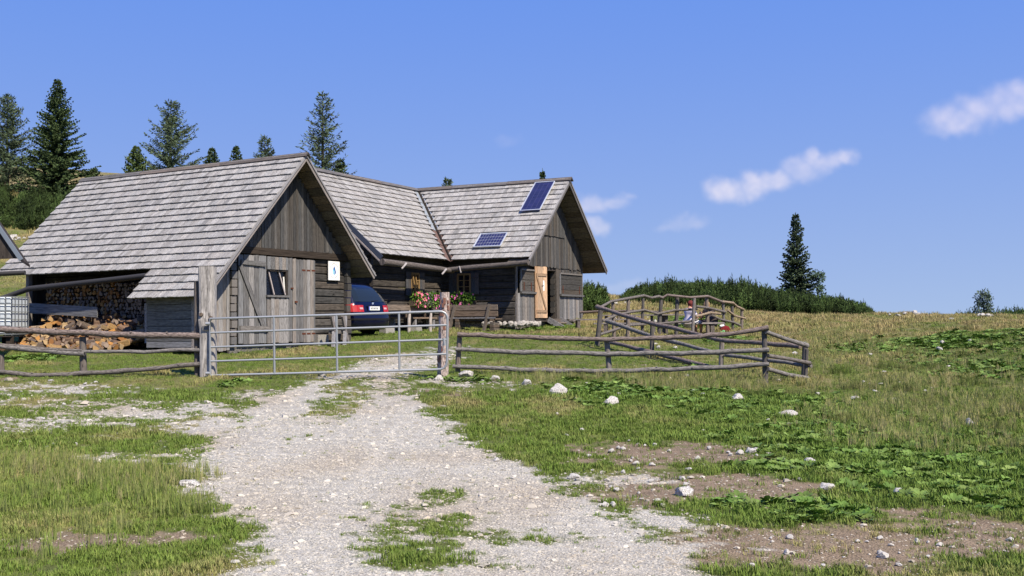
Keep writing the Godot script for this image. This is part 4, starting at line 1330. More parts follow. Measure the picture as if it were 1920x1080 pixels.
	for k in 5:   # the characters are too blurred in the photograph to read: dark strokes of their size
		var ch := MB.new()
		var cx := -0.15 + 0.075 * k
		ch.box(Vector3(cx - 0.018, 0.87, zz + 0.038), Vector3(0.007, 0, 0), Vector3(0, 0.034, 0), Vector3(0, 0, 0.002))
		ch.box(Vector3(cx + 0.016, 0.868, zz + 0.038), Vector3(0.007, 0, 0), Vector3(0, 0.03, 0), Vector3(0, 0, 0.002))
		ch.box(Vector3(cx, 0.868 + 0.02 * (k % 2), zz + 0.038), Vector3(0.012, 0, 0), Vector3(0, 0.007, 0), Vector3(0, 0, 0.002))
		obj("character", ch.mesh(mats["ink"]), plate)
	var em := MB.new()
	em.box(Vector3(0, 1.02, -car_rear(1.02) + 0.014), Vector3(0.035, 0, 0), Vector3(0, 0.035, 0.012), Vector3(0, 0, 0.006))
	obj("emblem", em.mesh(mat("chrome", lin(0.5, 0.6, 0.75), 0.2)), t)
	var wp := MB.new()
	wp.tube([Vector3(0.0, 1.1, -car_rear(1.1) + 0.02), Vector3(0.34, 1.12, -car_rear(1.12) + 0.0)], [0.012, 0.008], 6)
	obj("wiper", wp.mesh(mats["black_plastic"]), t)

# ---------------------------------------------------------------- yard things
func build_yard() -> void:
	var barn_xf := Transform3D(Basis(Vector3.UP, BARN_TURN), Vector3(BARN.x, BARN.y - BY, -BARN.z))
	var hut_xf := Transform3D(Basis(Vector3.UP, HUT_TURN), Vector3(HUT.x, HUT.y - HY, -HUT.z))
	# enamel sign with a blue drop on the barn
	var sg := thing("sign", "white square sign with a blue water drop in a dark ring, on the barn", "sign", barn_xf * bl(1.75, -2.97, -0.51), BARN_TURN)
	var im := Image.create(256, 256, false, Image.FORMAT_RGB8)
	for y in 256:
		for x in 256:
			var p := Vector2(x - 127.5, y - 127.5) / 127.5
			var col := Color(0.95, 0.95, 0.93)
			var r := p.length()
			var a := p.angle()
			if absf(r - 0.76) < 0.03 and not (absf(a - PI * 0.5) < 0.12 or absf(a + 2.3) < 0.12 or absf(a - 2.9) < 0.1) and int((a + 4.0) * 26.0) % 5 != 0:
				col = Color(0.35, 0.33, 0.33)
			# drop: round below, pointed above
			var q := p - Vector2(0.02, 0.12)
			var wd := 0.3 if q.y > 0.0 else 0.3 * pow(maxf(0.0, 1.0 + q.y / 0.62), 0.75)
			if (q.y > 0.0 and q.length() < 0.3) or (q.y <= 0.0 and absf(q.x) < wd):
				col = Color(0.12, 0.33, 0.6) if q.x > 0.05 or q.y < -0.25 else Color(0.45, 0.72, 0.84)
				if absf(q.x + 0.05) < 0.06 and absf(q.y - 0.05) < 0.14: col = Color(0.85, 0.95, 0.96)
			im.set_pixel(x, y, col)
	var sm := StandardMaterial3D.new()
	sm.albedo_texture = ImageTexture.create_from_image(im)
	sm.roughness = 0.35
	var sq := MB.new()
	sq.box(Vector3.ZERO, Vector3(0.24, 0, 0), Vector3(0, 0.265, 0), Vector3(0, 0, 0.008))
	obj("panel", sq.mesh(mat("sign_edge", lin(0.6, 0.6, 0.6), 0.5)), sg)
	var face := MB.new()
	face.quad(Vector3(-0.24, -0.265, 0.0125), Vector3(0.24, -0.265, 0.0125), Vector3(0.24, 0.265, 0.0125), Vector3(-0.24, 0.265, 0.0125), Color.WHITE, Vector2(0, 1), Vector2(1, 0))
	obj("print", face.mesh(sm), sg)
	# solar panels on the hut roof
	solar(hut_xf, -0.16, -1.58, -1.33, -0.48, 4, 9, "large blue solar panel high on the hut roof near the gable")
	solar(hut_xf, -2.64, -3.24, -2.5, -1.36, 9, 4, "small wide solar panel low on the hut roof")
	# sawhorse by the barn corner
	var sh0 := on_ground(636, 29.3)
	var sw := thing("sawhorse", "wooden sawhorse with two crossed pairs of legs at the barn corner", "sawhorse", sh0, BARN_TURN + 0.25)
	for x in [-0.34, 0.36]:
		board(sw, "leg", wood("silver", 2), Vector3(x - 0.28, -0.05, 0.12), Vector3(x + 0.26, 0.82, -0.1), 0.1, 0.06, Vector3.RIGHT)
		board(sw, "leg", wood("silver", 1), Vector3(x + 0.28, -0.05, -0.02), Vector3(x - 0.26, 0.82, 0.06), 0.1, 0.06, Vector3.RIGHT)
	board(sw, "stretcher", wood("door", 1), Vector3(-0.4, 0.36, -0.1), Vector3(0.42, 0.36, -0.1), 0.09, 0.05, Vector3.UP)
	# yard bench seen from behind, in the corner of the hut
	var bo := hut_xf * Vector3(-4.65, 0, -1.8)
	bo.y = hgt(bo.x, -bo.z)
	var b := thing("garden_bench", "heavy plank bench with slanted back posts under the flower box", "bench", bo, HUT_TURN - PI * 0.5)
	for x in [-0.75, 0.68]:
		board(b, "back_post", wood("bench", 2), Vector3(x - 0.1, -0.05, 0.32), Vector3(x + 0.06, 0.95, 0.12), 0.09, 0.11, Vector3.RIGHT)
		for k in 4:
			board(b, "stacked_foot", wood("bench", k), Vector3(x + 0.2, 0.05 + 0.11 * k, -0.2), Vector3(x + 0.2, 0.05 + 0.11 * k, 0.25), 0.16, 0.095, Vector3.RIGHT)
	board(b, "back_plank", wood("bench", 4), Vector3(-1.15, 0.84, 0.1), Vector3(1.05, 0.84, 0.1), 0.2, 0.05, Vector3.UP)
	board(b, "back_plank", wood("bench", 3), Vector3(-1.12, 0.63, 0.14), Vector3(1.08, 0.61, 0.14), 0.2, 0.05, Vector3.UP)
	board(b, "seat", wood("bench", 3), Vector3(-1.1, 0.42, -0.02), Vector3(1.05, 0.42, -0.02), 0.42, 0.05, Vector3(0, 0, 1))
	board(b, "seat", wood("silver", 2), Vector3(-1.1, 0.46, 0.22), Vector3(1.0, 0.46, 0.22), 0.07, 0.05, Vector3(0, 0, 1))
	# table with pale crooked legs by the wing
	var to := hut_xf * Vector3(-7.4, 0, -2.85)
	to.y = hgt(to.x, -to.z)
	var tb := thing("yard_table", "dark plank table with pale crooked branch legs by the hut wing", "table", to, HUT_TURN)
	for x in [-0.65, 0.75]:
		var lm := MB.new()
		lm.tube([Vector3(x - 0.05, -0.05, 0.45), Vector3(x, 0.2, 0.42), Vector3(x - 0.02, 0.45, 0.44), Vector3(x + 0.1, 0.72, 0.4)], [0.05, 0.06, 0.06, 0.035], 8, Color.WHITE, Color(-1, 0, 0), 0.3, 0.15)
		obj("leg", lm.mesh(mat("peeled_pale", lin(0.52, 0.46, 0.41), 0.85, "wood")), tb)
		board(tb, "leg", wood("bench", 1), Vector3(x, -0.05, -0.4), Vector3(x, 0.7, -0.4), 0.09, 0.09, Vector3.RIGHT)
	for k in 4:
		board(tb, "top_board", wood("log", 2 + k % 3), Vector3(-1.05, 0.72, -0.4 + k * 0.22), Vector3(1.1, 0.72, -0.4 + k * 0.22), 0.21, 0.045, Vector3(0, 0, 1))
	# bench behind the table, along the wing wall
	var wo := hut_xf * Vector3(-6.0, 0, -3.6)
	wo.y = hgt(wo.x, -wo.z)
	var wb := thing("wing_bench", "long grey bench with a backrest against the wing wall, behind the table", "bench", wo, HUT_TURN)
	board(wb, "seat", wood("bench", 3), Vector3(-1.6, 0.45, 0), Vector3(1.5, 0.45, 0), 0.4, 0.05, Vector3(0, 0, 1))
	board(wb, "backrest", wood("bench", 4), Vector3(-1.6, 0.82, -0.2), Vector3(1.5, 0.82, -0.2), 0.22, 0.04, Vector3.UP)
	for x in [-1.4, 0.0, 1.3]:
		board(wb, "leg", wood("silver", 2), Vector3(x, -0.1, 0), Vector3(x, 0.43, 0), 0.34, 0.1, Vector3(0, 0, 1))
		board(wb, "back_post", wood("bench", 1), Vector3(x, 0.0, -0.23), Vector3(x, 0.95, -0.23), 0.08, 0.05, Vector3.RIGHT)
	# concrete and split blocks under the eave
	for k in [[-8.9, -2.75], [-7.1, -2.75]]:
		var co := hut_xf * Vector3(k[0], 0, k[1])
		co.y = hgt(co.x, -co.z)
		var cb := thing("stone_block", "pale squared stone block lying by the legs of the yard table", "block", co, HUT_TURN + rf(-0.2, 0.2), "stone blocks by the yard table")
		var bm := MB.new()
		bm.hexa([Vector3(-0.24, -0.05, 0.14), Vector3(0.24, -0.05, 0.14), Vector3(0.24, -0.05, -0.14), Vector3(-0.24, -0.05, -0.14), Vector3(-0.22, 0.2, 0.12), Vector3(0.23, 0.19, 0.13), Vector3(0.21, 0.2, -0.12), Vector3(-0.23, 0.21, -0.13)])
		obj("block", bm.mesh(mats["concrete"]), cb)
	# flower boxes
	flower_box(hut_xf * hl(-4.98, -4.78, HZ + 3.33), HUT_TURN, 1.7, 0.64, "flower box overflowing with pink petunias and grey foliage under the wing window", 0)
	flower_box(hut_xf * hl(-3.38, -4.78, -3.0), HUT_TURN - PI * 0.5, 1.15, 0.6, "green flower box with sparse pink petunias under the shuttered window", 1)
	# water tank on a pallet
	build_tank()
	# tables and benches inside the branch fence
	for q in [[1290, 36.6, 0.1, "weathered plank table with the seated people"], [1180, 37.5, -0.15, "empty plank table on the grass between hut and branch fence"]]:
		var g := on_ground(q[0], q[1])
		var pt := thing("picnic_table", q[3], "table", g, q[2])
		for k in 3:
			board(pt, "top_board", wood("silver", 1 + k), Vector3(-1.1, 0.68, -0.25 + k * 0.25), Vector3(1.1, 0.68, -0.25 + k * 0.25), 0.24, 0.04, Vector3(0, 0, 1))
		for x in [-0.8, 0.8]:
			board(pt, "leg", wood("fence", 1), Vector3(x, -0.1, 0), Vector3(x, 0.66, 0), 0.5, 0.09, Vector3(0, 0, 1))
	for q in [[1280, 35.6, 0.05, "low plank bench on which two people sit"], [1190, 36.6, -0.1, "low plank bench before the empty table"], [1130, 40.5, 0.3, "low plank bench on the grass beyond the hut corner"]]:
		var g := on_ground(q[0], q[1])
		var pb := thing("plank_bench", q[3], "bench", g, q[2])
		board(pb, "seat", wood("silver", 1), Vector3(-1.4, 0.4, 0), Vector3(1.4, 0.4, 0), 0.3, 0.05, Vector3(0, 0, 1))
		for x in [-1.0, 1.0]:
			board(pb, "leg", wood("fence", 1), Vector3(x, -0.1, 0), Vector3(x, 0.38, 0), 0.24, 0.12, Vector3(0, 0, 1))
	fence("pasture_rail", "single low rail on short posts on the grass beyond the hut corner", [[1080, 45.0], [1240, 43.0]], [[1085, 1085, 590, 2.5], [1160, 1160, 587, 2.5], [1235, 1235, 586, 2.5]], [[2.2, mats["bark_red"], [[1080, 586], [1125, 584], [1180, 583], [1240, 585]]]], 0.06)
	# corner of a neighbouring roof at the edge of the picture
	var nr := Vector3(ray(0, 500).x * 23.5, 0, -23.5)
	nr.y = hgt(nr.x, 23.5)
	nr.x -= 1.6
	var ns := thing("neighbour_shed", "dark boarded shed with a tin-edged roof beside the water tank", "shed", nr)
	var e0 := at_px(40, 486, 23.5) - nr
	var up := Vector3(-1.0, 1.46, 0).normalized()
	var m := MB.new()
	var tk := Vector3(0, -0.06, 0)
	var q0 := e0
	var q1 := e0 + up * 2.6
	var bk := Vector3(-0.9, 0, -2.4)
	m.hexa([q1 + tk, q0 + tk, q0 + bk + tk, q1 + bk + tk, q1, q0, q0 + bk, q1 + bk])
	obj("roof", m.mesh(wood("dark", 4)), ns)
	board(ns, "verge_trim", mat("zinc", lin(0.17, 0.2, 0.24), 0.5), e0 + Vector3(0.01, -0.02, 0.03), q1 + Vector3(0.01, -0.02, 0.03), 0.09, 0.03, Vector3(0.8, 0.6, 0))
	for k in 6:
		var x := -0.95 - k * 0.25
		board(ns, "wall_board", wood("dark", k % 5), Vector3(e0.x + x, -0.2, -0.35), Vector3(e0.x + x, e0.y - x * 1.3 - 0.1, -0.35), 0.24, 0.03, Vector3.RIGHT)
	for k in 8:
		board(ns, "side_board", wood("dark", k % 5), Vector3(e0.x - 1.0 - k * 0.2, -0.2, -0.4 - k * 0.25), Vector3(e0.x - 1.0 - k * 0.2, e0.y + 0.3, -0.4 - k * 0.25), 0.24, 0.03, Vector3.BACK)
	var gpan := MB.new()
	var bx := Vector3(q1.x, e0.y, e0.z)
	gpan.hexa([bx + Vector3(0, 0, -0.02), e0 + Vector3(-0.03, 0.02, -0.02), e0 + Vector3(-0.03, 0.02, -0.05), bx + Vector3(0, 0, -0.05), q1 + Vector3(0, -0.1, -0.02), e0 + Vector3(-0.06, 0.03, -0.02), e0 + Vector3(-0.06, 0.03, -0.05), q1 + Vector3(0, -0.1, -0.05)])
	obj("gable_panel", gpan.mesh(wood("dark", 4)), ns)
	var gp := MB.new()
	gp.tube([at_px(47, 511, 23.4) - nr, at_px(-60, 516, 23.4) - nr], [0.05, 0.05], 10)
	obj("gutter", gp.mesh(mats["gutter"]), ns)

func solar(hx: Transform3D, x0: float, x1: float, z0: float, z1: float, cols: int, rows: int, label: String) -> void:
	var s := 0.879
	var dn := Vector3(-1, -s, 0).normalized()
	var nrm := Vector3(-s, 1, 0).normalized()
	var a := hl(x0, -s * absf(x0), z0)
	var w := z1 - z0
	var l := absf(x1 - x0) * sqrt(1.0 + s * s)
	var t := thing("solar_panel", label, "solar panel", hx * a, HUT_TURN)
	var o := nrm * 0.13
	var alu := mat("alu", lin(0.62, 0.65, 0.68), 0.35)
	alu.metallic = 0.4
	board(t, "backing", mat("panel_back" + str(rows), lin(0.05, 0.055, 0.14) if rows > 5 else lin(0.3, 0.32, 0.4), 0.5), o + dn * l * 0.5 + Vector3(0, 0, 0.01), o + dn * l * 0.5 + Vector3(0, 0, w - 0.01), l - 0.02, 0.02, dn)
	for q in [[o, o + Vector3(0, 0, w)], [o + dn * l, o + dn * l + Vector3(0, 0, w)], [o, o + dn * l], [o + Vector3(0, 0, w), o + Vector3(0, 0, w) + dn * l]]:
		board(t, "frame", alu, q[0] + nrm * 0.006, q[1] + nrm * 0.006, 0.03, 0.05, nrm.cross(q[1] - q[0]).normalized())
	for q in [0.15, 0.85]:
		board(t, "bracket", alu, dn * (l * 0.2) + Vector3(0, 0, w * q) + nrm * 0.02, dn * (l * 0.2) + Vector3(0, 0, w * q) + nrm * 0.13, 0.04, 0.04, dn)
	var blue := mat("cell", lin(0.02, 0.023, 0.075), 0.4)
	blue.metallic_specular = 0.3
	var blue2 := mat("cell_b", lin(0.024, 0.027, 0.09), 0.4)
	for i in cols:
		for j in rows:
			var c := o + nrm * 0.0135 + dn * (0.03 + (l - 0.06) * (j + 0.5) / rows) + Vector3(0, 0, 0.03 + (w - 0.06) * (i + 0.5) / cols)
			board(t, "cell", blue if rng.randf() < 0.6 else blue2, c - Vector3(0, 0, (w - 0.06) / cols * 0.45), c + Vector3(0, 0, (w - 0.06) / cols * 0.45), (l - 0.06) / rows * (0.985 if rows > 5 else 0.88), 0.004, dn)

func leaf_quad(m: MB, p: Vector3, dirv: Vector3, side: Vector3, l: float, w: float, col: Color) -> void:
	var a := p + dirv * l * 0.45 + side * w * 0.5
	var b := p + dirv * l * 0.45 - side * w * 0.5
	m.tri(p, a, p + dirv * l, col)
	m.tri(p, p + dirv * l, b, col)

func flower_box(at: Vector3, turn: float, w: float, h: float, label: String, kind: int) -> void:
	var t := thing("flower_box", label, "flower box", at, turn)
	board(t, "trough", wood("bench", 1), Vector3(-w * 0.5, -0.12, 0), Vector3(w * 0.5, -0.12, 0), 0.2, 0.2, Vector3(0, 0, 1))
	var lf := MB.new()
	for k in (1100 if kind == 0 else 800):
		var x := rf(-0.5, 0.5)
		var p := Vector3(x * w * 1.02, rf(-0.42, 0.5) * h * (1.0 - 0.8 * x * x), rf(-0.12, 0.3))
		var dv := Vector3(rf(-1, 1), rf(-0.7, 1), rf(-0.3, 1)).normalized()
		var grey := kind == 0 and absf(x + 0.02) < 0.2
		var c := Color(0.15, 0.16, 0.15) * rf(0.6, 1.2) if grey and rng.randf() < 0.6 else Color(0.1, 0.19, 0.03) * rf(0.6, 1.5)
		leaf_quad(lf, p, dv, dv.cross(Vector3(rf(-1, 1), rf(-1, 1), rf(-1, 1))).normalized(), rf(0.06, 0.11), rf(0.03, 0.06), c)
	obj("foliage", lf.mesh(mat("leafy", Color.WHITE, 0.7, "", true)), t)
	for k in (46 if kind == 0 else 22):
		var x := rf(-0.5, 0.5)
		if kind == 0 and absf(x) < 0.16 and rng.randf() < 0.7: x = signf(x) * rf(0.25, 0.5)
		var p := Vector3(x * w * 1.02, rf(-0.55, 0.55) * h * (1.0 - 0.7 * x * x), rf(0.14, 0.36))
		var col := (Color(0.78, 0.2, 0.28) if x < -0.12 and kind == 0 else Color(0.75, 0.16, 0.45)) * rf(0.8, 1.1)
		var fm := MB.new()
		var r := rf(0.036, 0.058)
		var nz := Vector3(rf(-0.4, 0.4), rf(-0.1, 0.5), 1).normalized()
		var ux := nz.cross(Vector3.UP).normalized()
		var uy := ux.cross(nz)
		for j in 5:
			var a := TAU * j / 5.0
			var b := a + TAU / 5.0
			var pm := (ux * cos((a + b) * 0.5) + uy * sin((a + b) * 0.5)) * r * 1.05 + nz * r * 0.3
			var pa := (ux * cos(a) + uy * sin(a)) * r * 0.86 + nz * r * 0.22
			var pb := (ux * cos(b) + uy * sin(b)) * r * 0.86 + nz * r * 0.22
			fm.tri(p, p + pa, p + pm, col); fm.tri(p, p + pm, p + pb, col * 0.95)
		obj("flower", fm.mesh(mat("petal", Color.WHITE, 0.6, "", true)), t)

func build_tank() -> void:
	var d := 27.6
	var r := ray(55, 620).x * d - 0.46
	var w := 1.18
	var base := Vector3(r - w * 0.5, 0, -d - 0.5)
	base.y = hgt(base.x, d + 0.5)
	var top := at_px(20, 556, d).y - base.y
	var bot := at_px(20, 627, d).y - base.y
	var t := thing("water_tank", "white plastic water tank in a wire cage beside the firewood", "tank", base)
	var pm := MB.new()
	var hw := w * 0.5 - 0.03
	var ring := []
	for k in 4:
		ring.append(Vector3([-1, 1, 1, -1][k] * hw, 0, [1, 1, -1, -1][k] * 0.46))
	# panel between the cage bars bulges slightly: pillowed front
	pm.box(Vector3(0, (top + bot) * 0.5, 0), Vector3(hw, 0, 0), Vector3(0, (top - bot) * 0.5 - 0.02, 0), Vector3(0, 0, 0.44))
	for i in 7:
		for j in 5:
			var cx := -hw + (i + 0.5) * hw * 2.0 / 7.0
			var cy := bot + (j + 0.5) * (top - bot) / 5.0
			var ex := hw / 7.0 * 0.86
			var ey := (top - bot) / 10.0 * 0.86
			var c := [Vector3(cx - ex, cy - ey, 0.442), Vector3(cx + ex, cy - ey, 0.442), Vector3(cx + ex, cy + ey, 0.442), Vector3(cx - ex, cy + ey, 0.442)]
			var f := []
			for k in 4: f.append(Vector3(lerpf(c[k].x, cx, 0.3), lerpf(c[k].y, cy, 0.3), 0.468))
			pm.quad(f[0], f[1], f[2], f[3])
			for k in 4: pm.quad(c[k], c[(k + 1) % 4], f[(k + 1) % 4], f[k])
	obj("container", pm.mesh(mat("tank_plastic", lin(0.55, 0.6, 0.64), 0.4)), t)
	var st := mat("cage", lin(0.16, 0.17, 0.18), 0.45)
	for i in 8:
		var x := -w * 0.5 + w * i / 7.0
		var m := MB.new()
		m.tube([Vector3(x, bot - 0.03, 0.49), Vector3(x, top, 0.49)], [0.011, 0.011], 6)
		obj("cage_bar", m.mesh(st), t)
	for j in 6:
		var y := bot + (top - bot) * j / 5.0
		var m := MB.new()
		m.tube([Vector3(-w * 0.5, y, -0.49), Vector3(-w * 0.5, y, 0.505), Vector3(w * 0.5, y, 0.505), Vector3(w * 0.5, y, -0.49)], [0.011, 0.011, 0.011, 0.011], 6)
		obj("cage_bar", m.mesh(st), t)
	for i in 6:
		var z := 0.49 - i * 0.19
		var m := MB.new()
		m.tube([Vector3(w * 0.5, bot, z), Vector3(w * 0.5, top, z)], [0.011, 0.011], 6)
		obj("cage_bar", m.mesh(st), t)
	var pal := thing("pallet", "wooden pallet on blocks under the caged water tank", "pallet", base)
	for k in 5:
		board(pal, "slat", wood("dark", 4), Vector3(-0.58, bot - 0.05, -0.48 + k * 0.24), Vector3(0.58, bot - 0.05, -0.48 + k * 0.24), 0.12, 0.025, Vector3(0, 0, 1))
	for x in [-0.5, 0.0, 0.5]:
		for z in [-0.4, 0.4]:
			board(pal, "block", wood("dark", 3), Vector3(x, -0.1, z), Vector3(x, bot - 0.065, z), 0.14, 0.14, Vector3.RIGHT)

# ---------------------------------------------------------------- people: bones joined by a smooth minimum, meshed as surface nets
func nets(m: MB, bones: Array, cell: float, k: float, col: Color) -> void:
	var lo := Vector3(1e9, 1e9, 1e9)
	var hi := -lo
	for b in bones:
		var r := maxf(b[2], b[3]) + cell * 2.0 + k * 0.3
		lo = lo.min(b[0] - Vector3.ONE * r).min(b[1] - Vector3.ONE * r)
		hi = hi.max(b[0] + Vector3.ONE * r).max(b[1] + Vector3.ONE * r)
	var nx := int((hi.x - lo.x) / cell) + 2
	var ny := int((hi.y - lo.y) / cell) + 2
	var nz := int((hi.z - lo.z) / cell) + 2
	var f := PackedFloat32Array()
	f.resize(nx * ny * nz)
	f.fill(9.0)
	for b in bones:
		var a: Vector3 = b[0]
		var ab: Vector3 = b[1] - a
		var l2 := maxf(ab.length_squared(), 1e-9)
		var r := maxf(b[2], b[3]) + cell * 2.0 + k
		var p0 := ((a.min(b[1]) - Vector3.ONE * r - lo) / cell).floor()
		var p1 := ((a.max(b[1]) + Vector3.ONE * r - lo) / cell).ceil()
		for z in range(maxi(0, int(p0.z)), mini(nz, int(p1.z) + 1)):
			for y in range(maxi(0, int(p0.y)), mini(ny, int(p1.y) + 1)):
				for x in range(maxi(0, int(p0.x)), mini(nx, int(p1.x) + 1)):
					var p := lo + Vector3(x, y, z) * cell - a
					var t := clampf(p.dot(ab) / l2, 0.0, 1.0)
					var e := (p - ab * t).length() - lerpf(b[2], b[3], t)
					var q := (z * ny + y) * nx + x
					var g := f[q]
					var h := maxf(k - absf(g - e), 0.0) / k
					f[q] = minf(g, e) - h * h * k * 0.25
	var at := {}
	var sx := [1, nx, nx * ny]
	var base := m.v.size()
	for z in nz - 1:
		for y in ny - 1:
			for x in nx - 1:
				var q := (z * ny + y) * nx + x
				var sum := Vector3.ZERO
				var cnt := 0
				var inside := 0
				var cv := []
				for c in 8:
					var v: float = f[q + (c & 1) + ((c >> 1) & 1) * nx + (c >> 2) * nx * ny]
					cv.append(v)
					if v < 0.0: inside += 1
				if inside == 0 or inside == 8:
					continue
				for e in [[0, 1], [2, 3], [4, 5], [6, 7], [0, 2], [1, 3], [4, 6], [5, 7], [0, 4], [1, 5], [2, 6], [3, 7]]:
					var va: float = cv[e[0]]
					var vb: float = cv[e[1]]
					if (va < 0.0) != (vb < 0.0):
						var t := va / (va - vb)
						var pa := Vector3(e[0] & 1, (e[0] >> 1) & 1, e[0] >> 2)
						var pb := Vector3(e[1] & 1, (e[1] >> 1) & 1, e[1] >> 2)
						sum += pa.lerp(pb, t)
						cnt += 1
				at[q] = m.v.size()
				m.v.append(lo + (Vector3(x, y, z) + sum / cnt) * cell)
				m.n.append(Vector3(cv[1] + cv[3] + cv[5] + cv[7] - cv[0] - cv[2] - cv[4] - cv[6], cv[2] + cv[3] + cv[6] + cv[7] - cv[0] - cv[1] - cv[4] - cv[5], cv[4] + cv[5] + cv[6] + cv[7] - cv[0] - cv[1] - cv[2] - cv[3]).normalized())
				m.c.append(col)
				m.u.append(Vector2.ZERO)
	for q in at:
		for ax in 3:
			var a: int = sx[ax]
			var b1: int = sx[(ax + 1) % 3]
			var b2: int = sx[(ax + 2) % 3]
			if (f[q] < 0.0) == (f[q + a] < 0.0):
				continue
			if not (at.has(q - b1) and at.has(q - b2) and at.has(q - b1 - b2)):
				continue
			var r := [at[q], at[q - b1], at[q - b1 - b2], at[q - b2]]
			if f[q] >= 0.0:
				r.reverse()
			# clockwise from outside
			m.i.append_array([r[0], r[2], r[1], r[0], r[3], r[2]])

func hand(m: MB, wrist: Vector3, dirv: Vector3, palm: Vector3, col: Color) -> void:
	var side := dirv.cross(palm).normalized()
	var b := [[wrist, wrist + dirv * 0.07, 0.026, 0.03]]
	for k in 4:
		var root := wrist + dirv * 0.08 + side * (k - 1.5) * 0.021
		var l: float = [0.06, 0.075, 0.07, 0.05][k]
		var mid := root + dirv * l * 0.55 + palm * 0.012
		b.append([root - dirv * 0.03, mid, 0.0095, 0.009])
		b.append([mid, mid + dirv * l * 0.4 + palm * 0.03, 0.009, 0.0075])
	var th := wrist + dirv * 0.03 + side * 0.03
	b.append([th, th + side * 0.03 + dirv * 0.03 + palm * 0.01, 0.012, 0.01])
	b.append([th + side * 0.03 + dirv * 0.03 + palm * 0.01, th + side * 0.035 + dirv * 0.06 + palm * 0.025, 0.01, 0.008])
	nets(m, b, 0.007, 0.01, col)

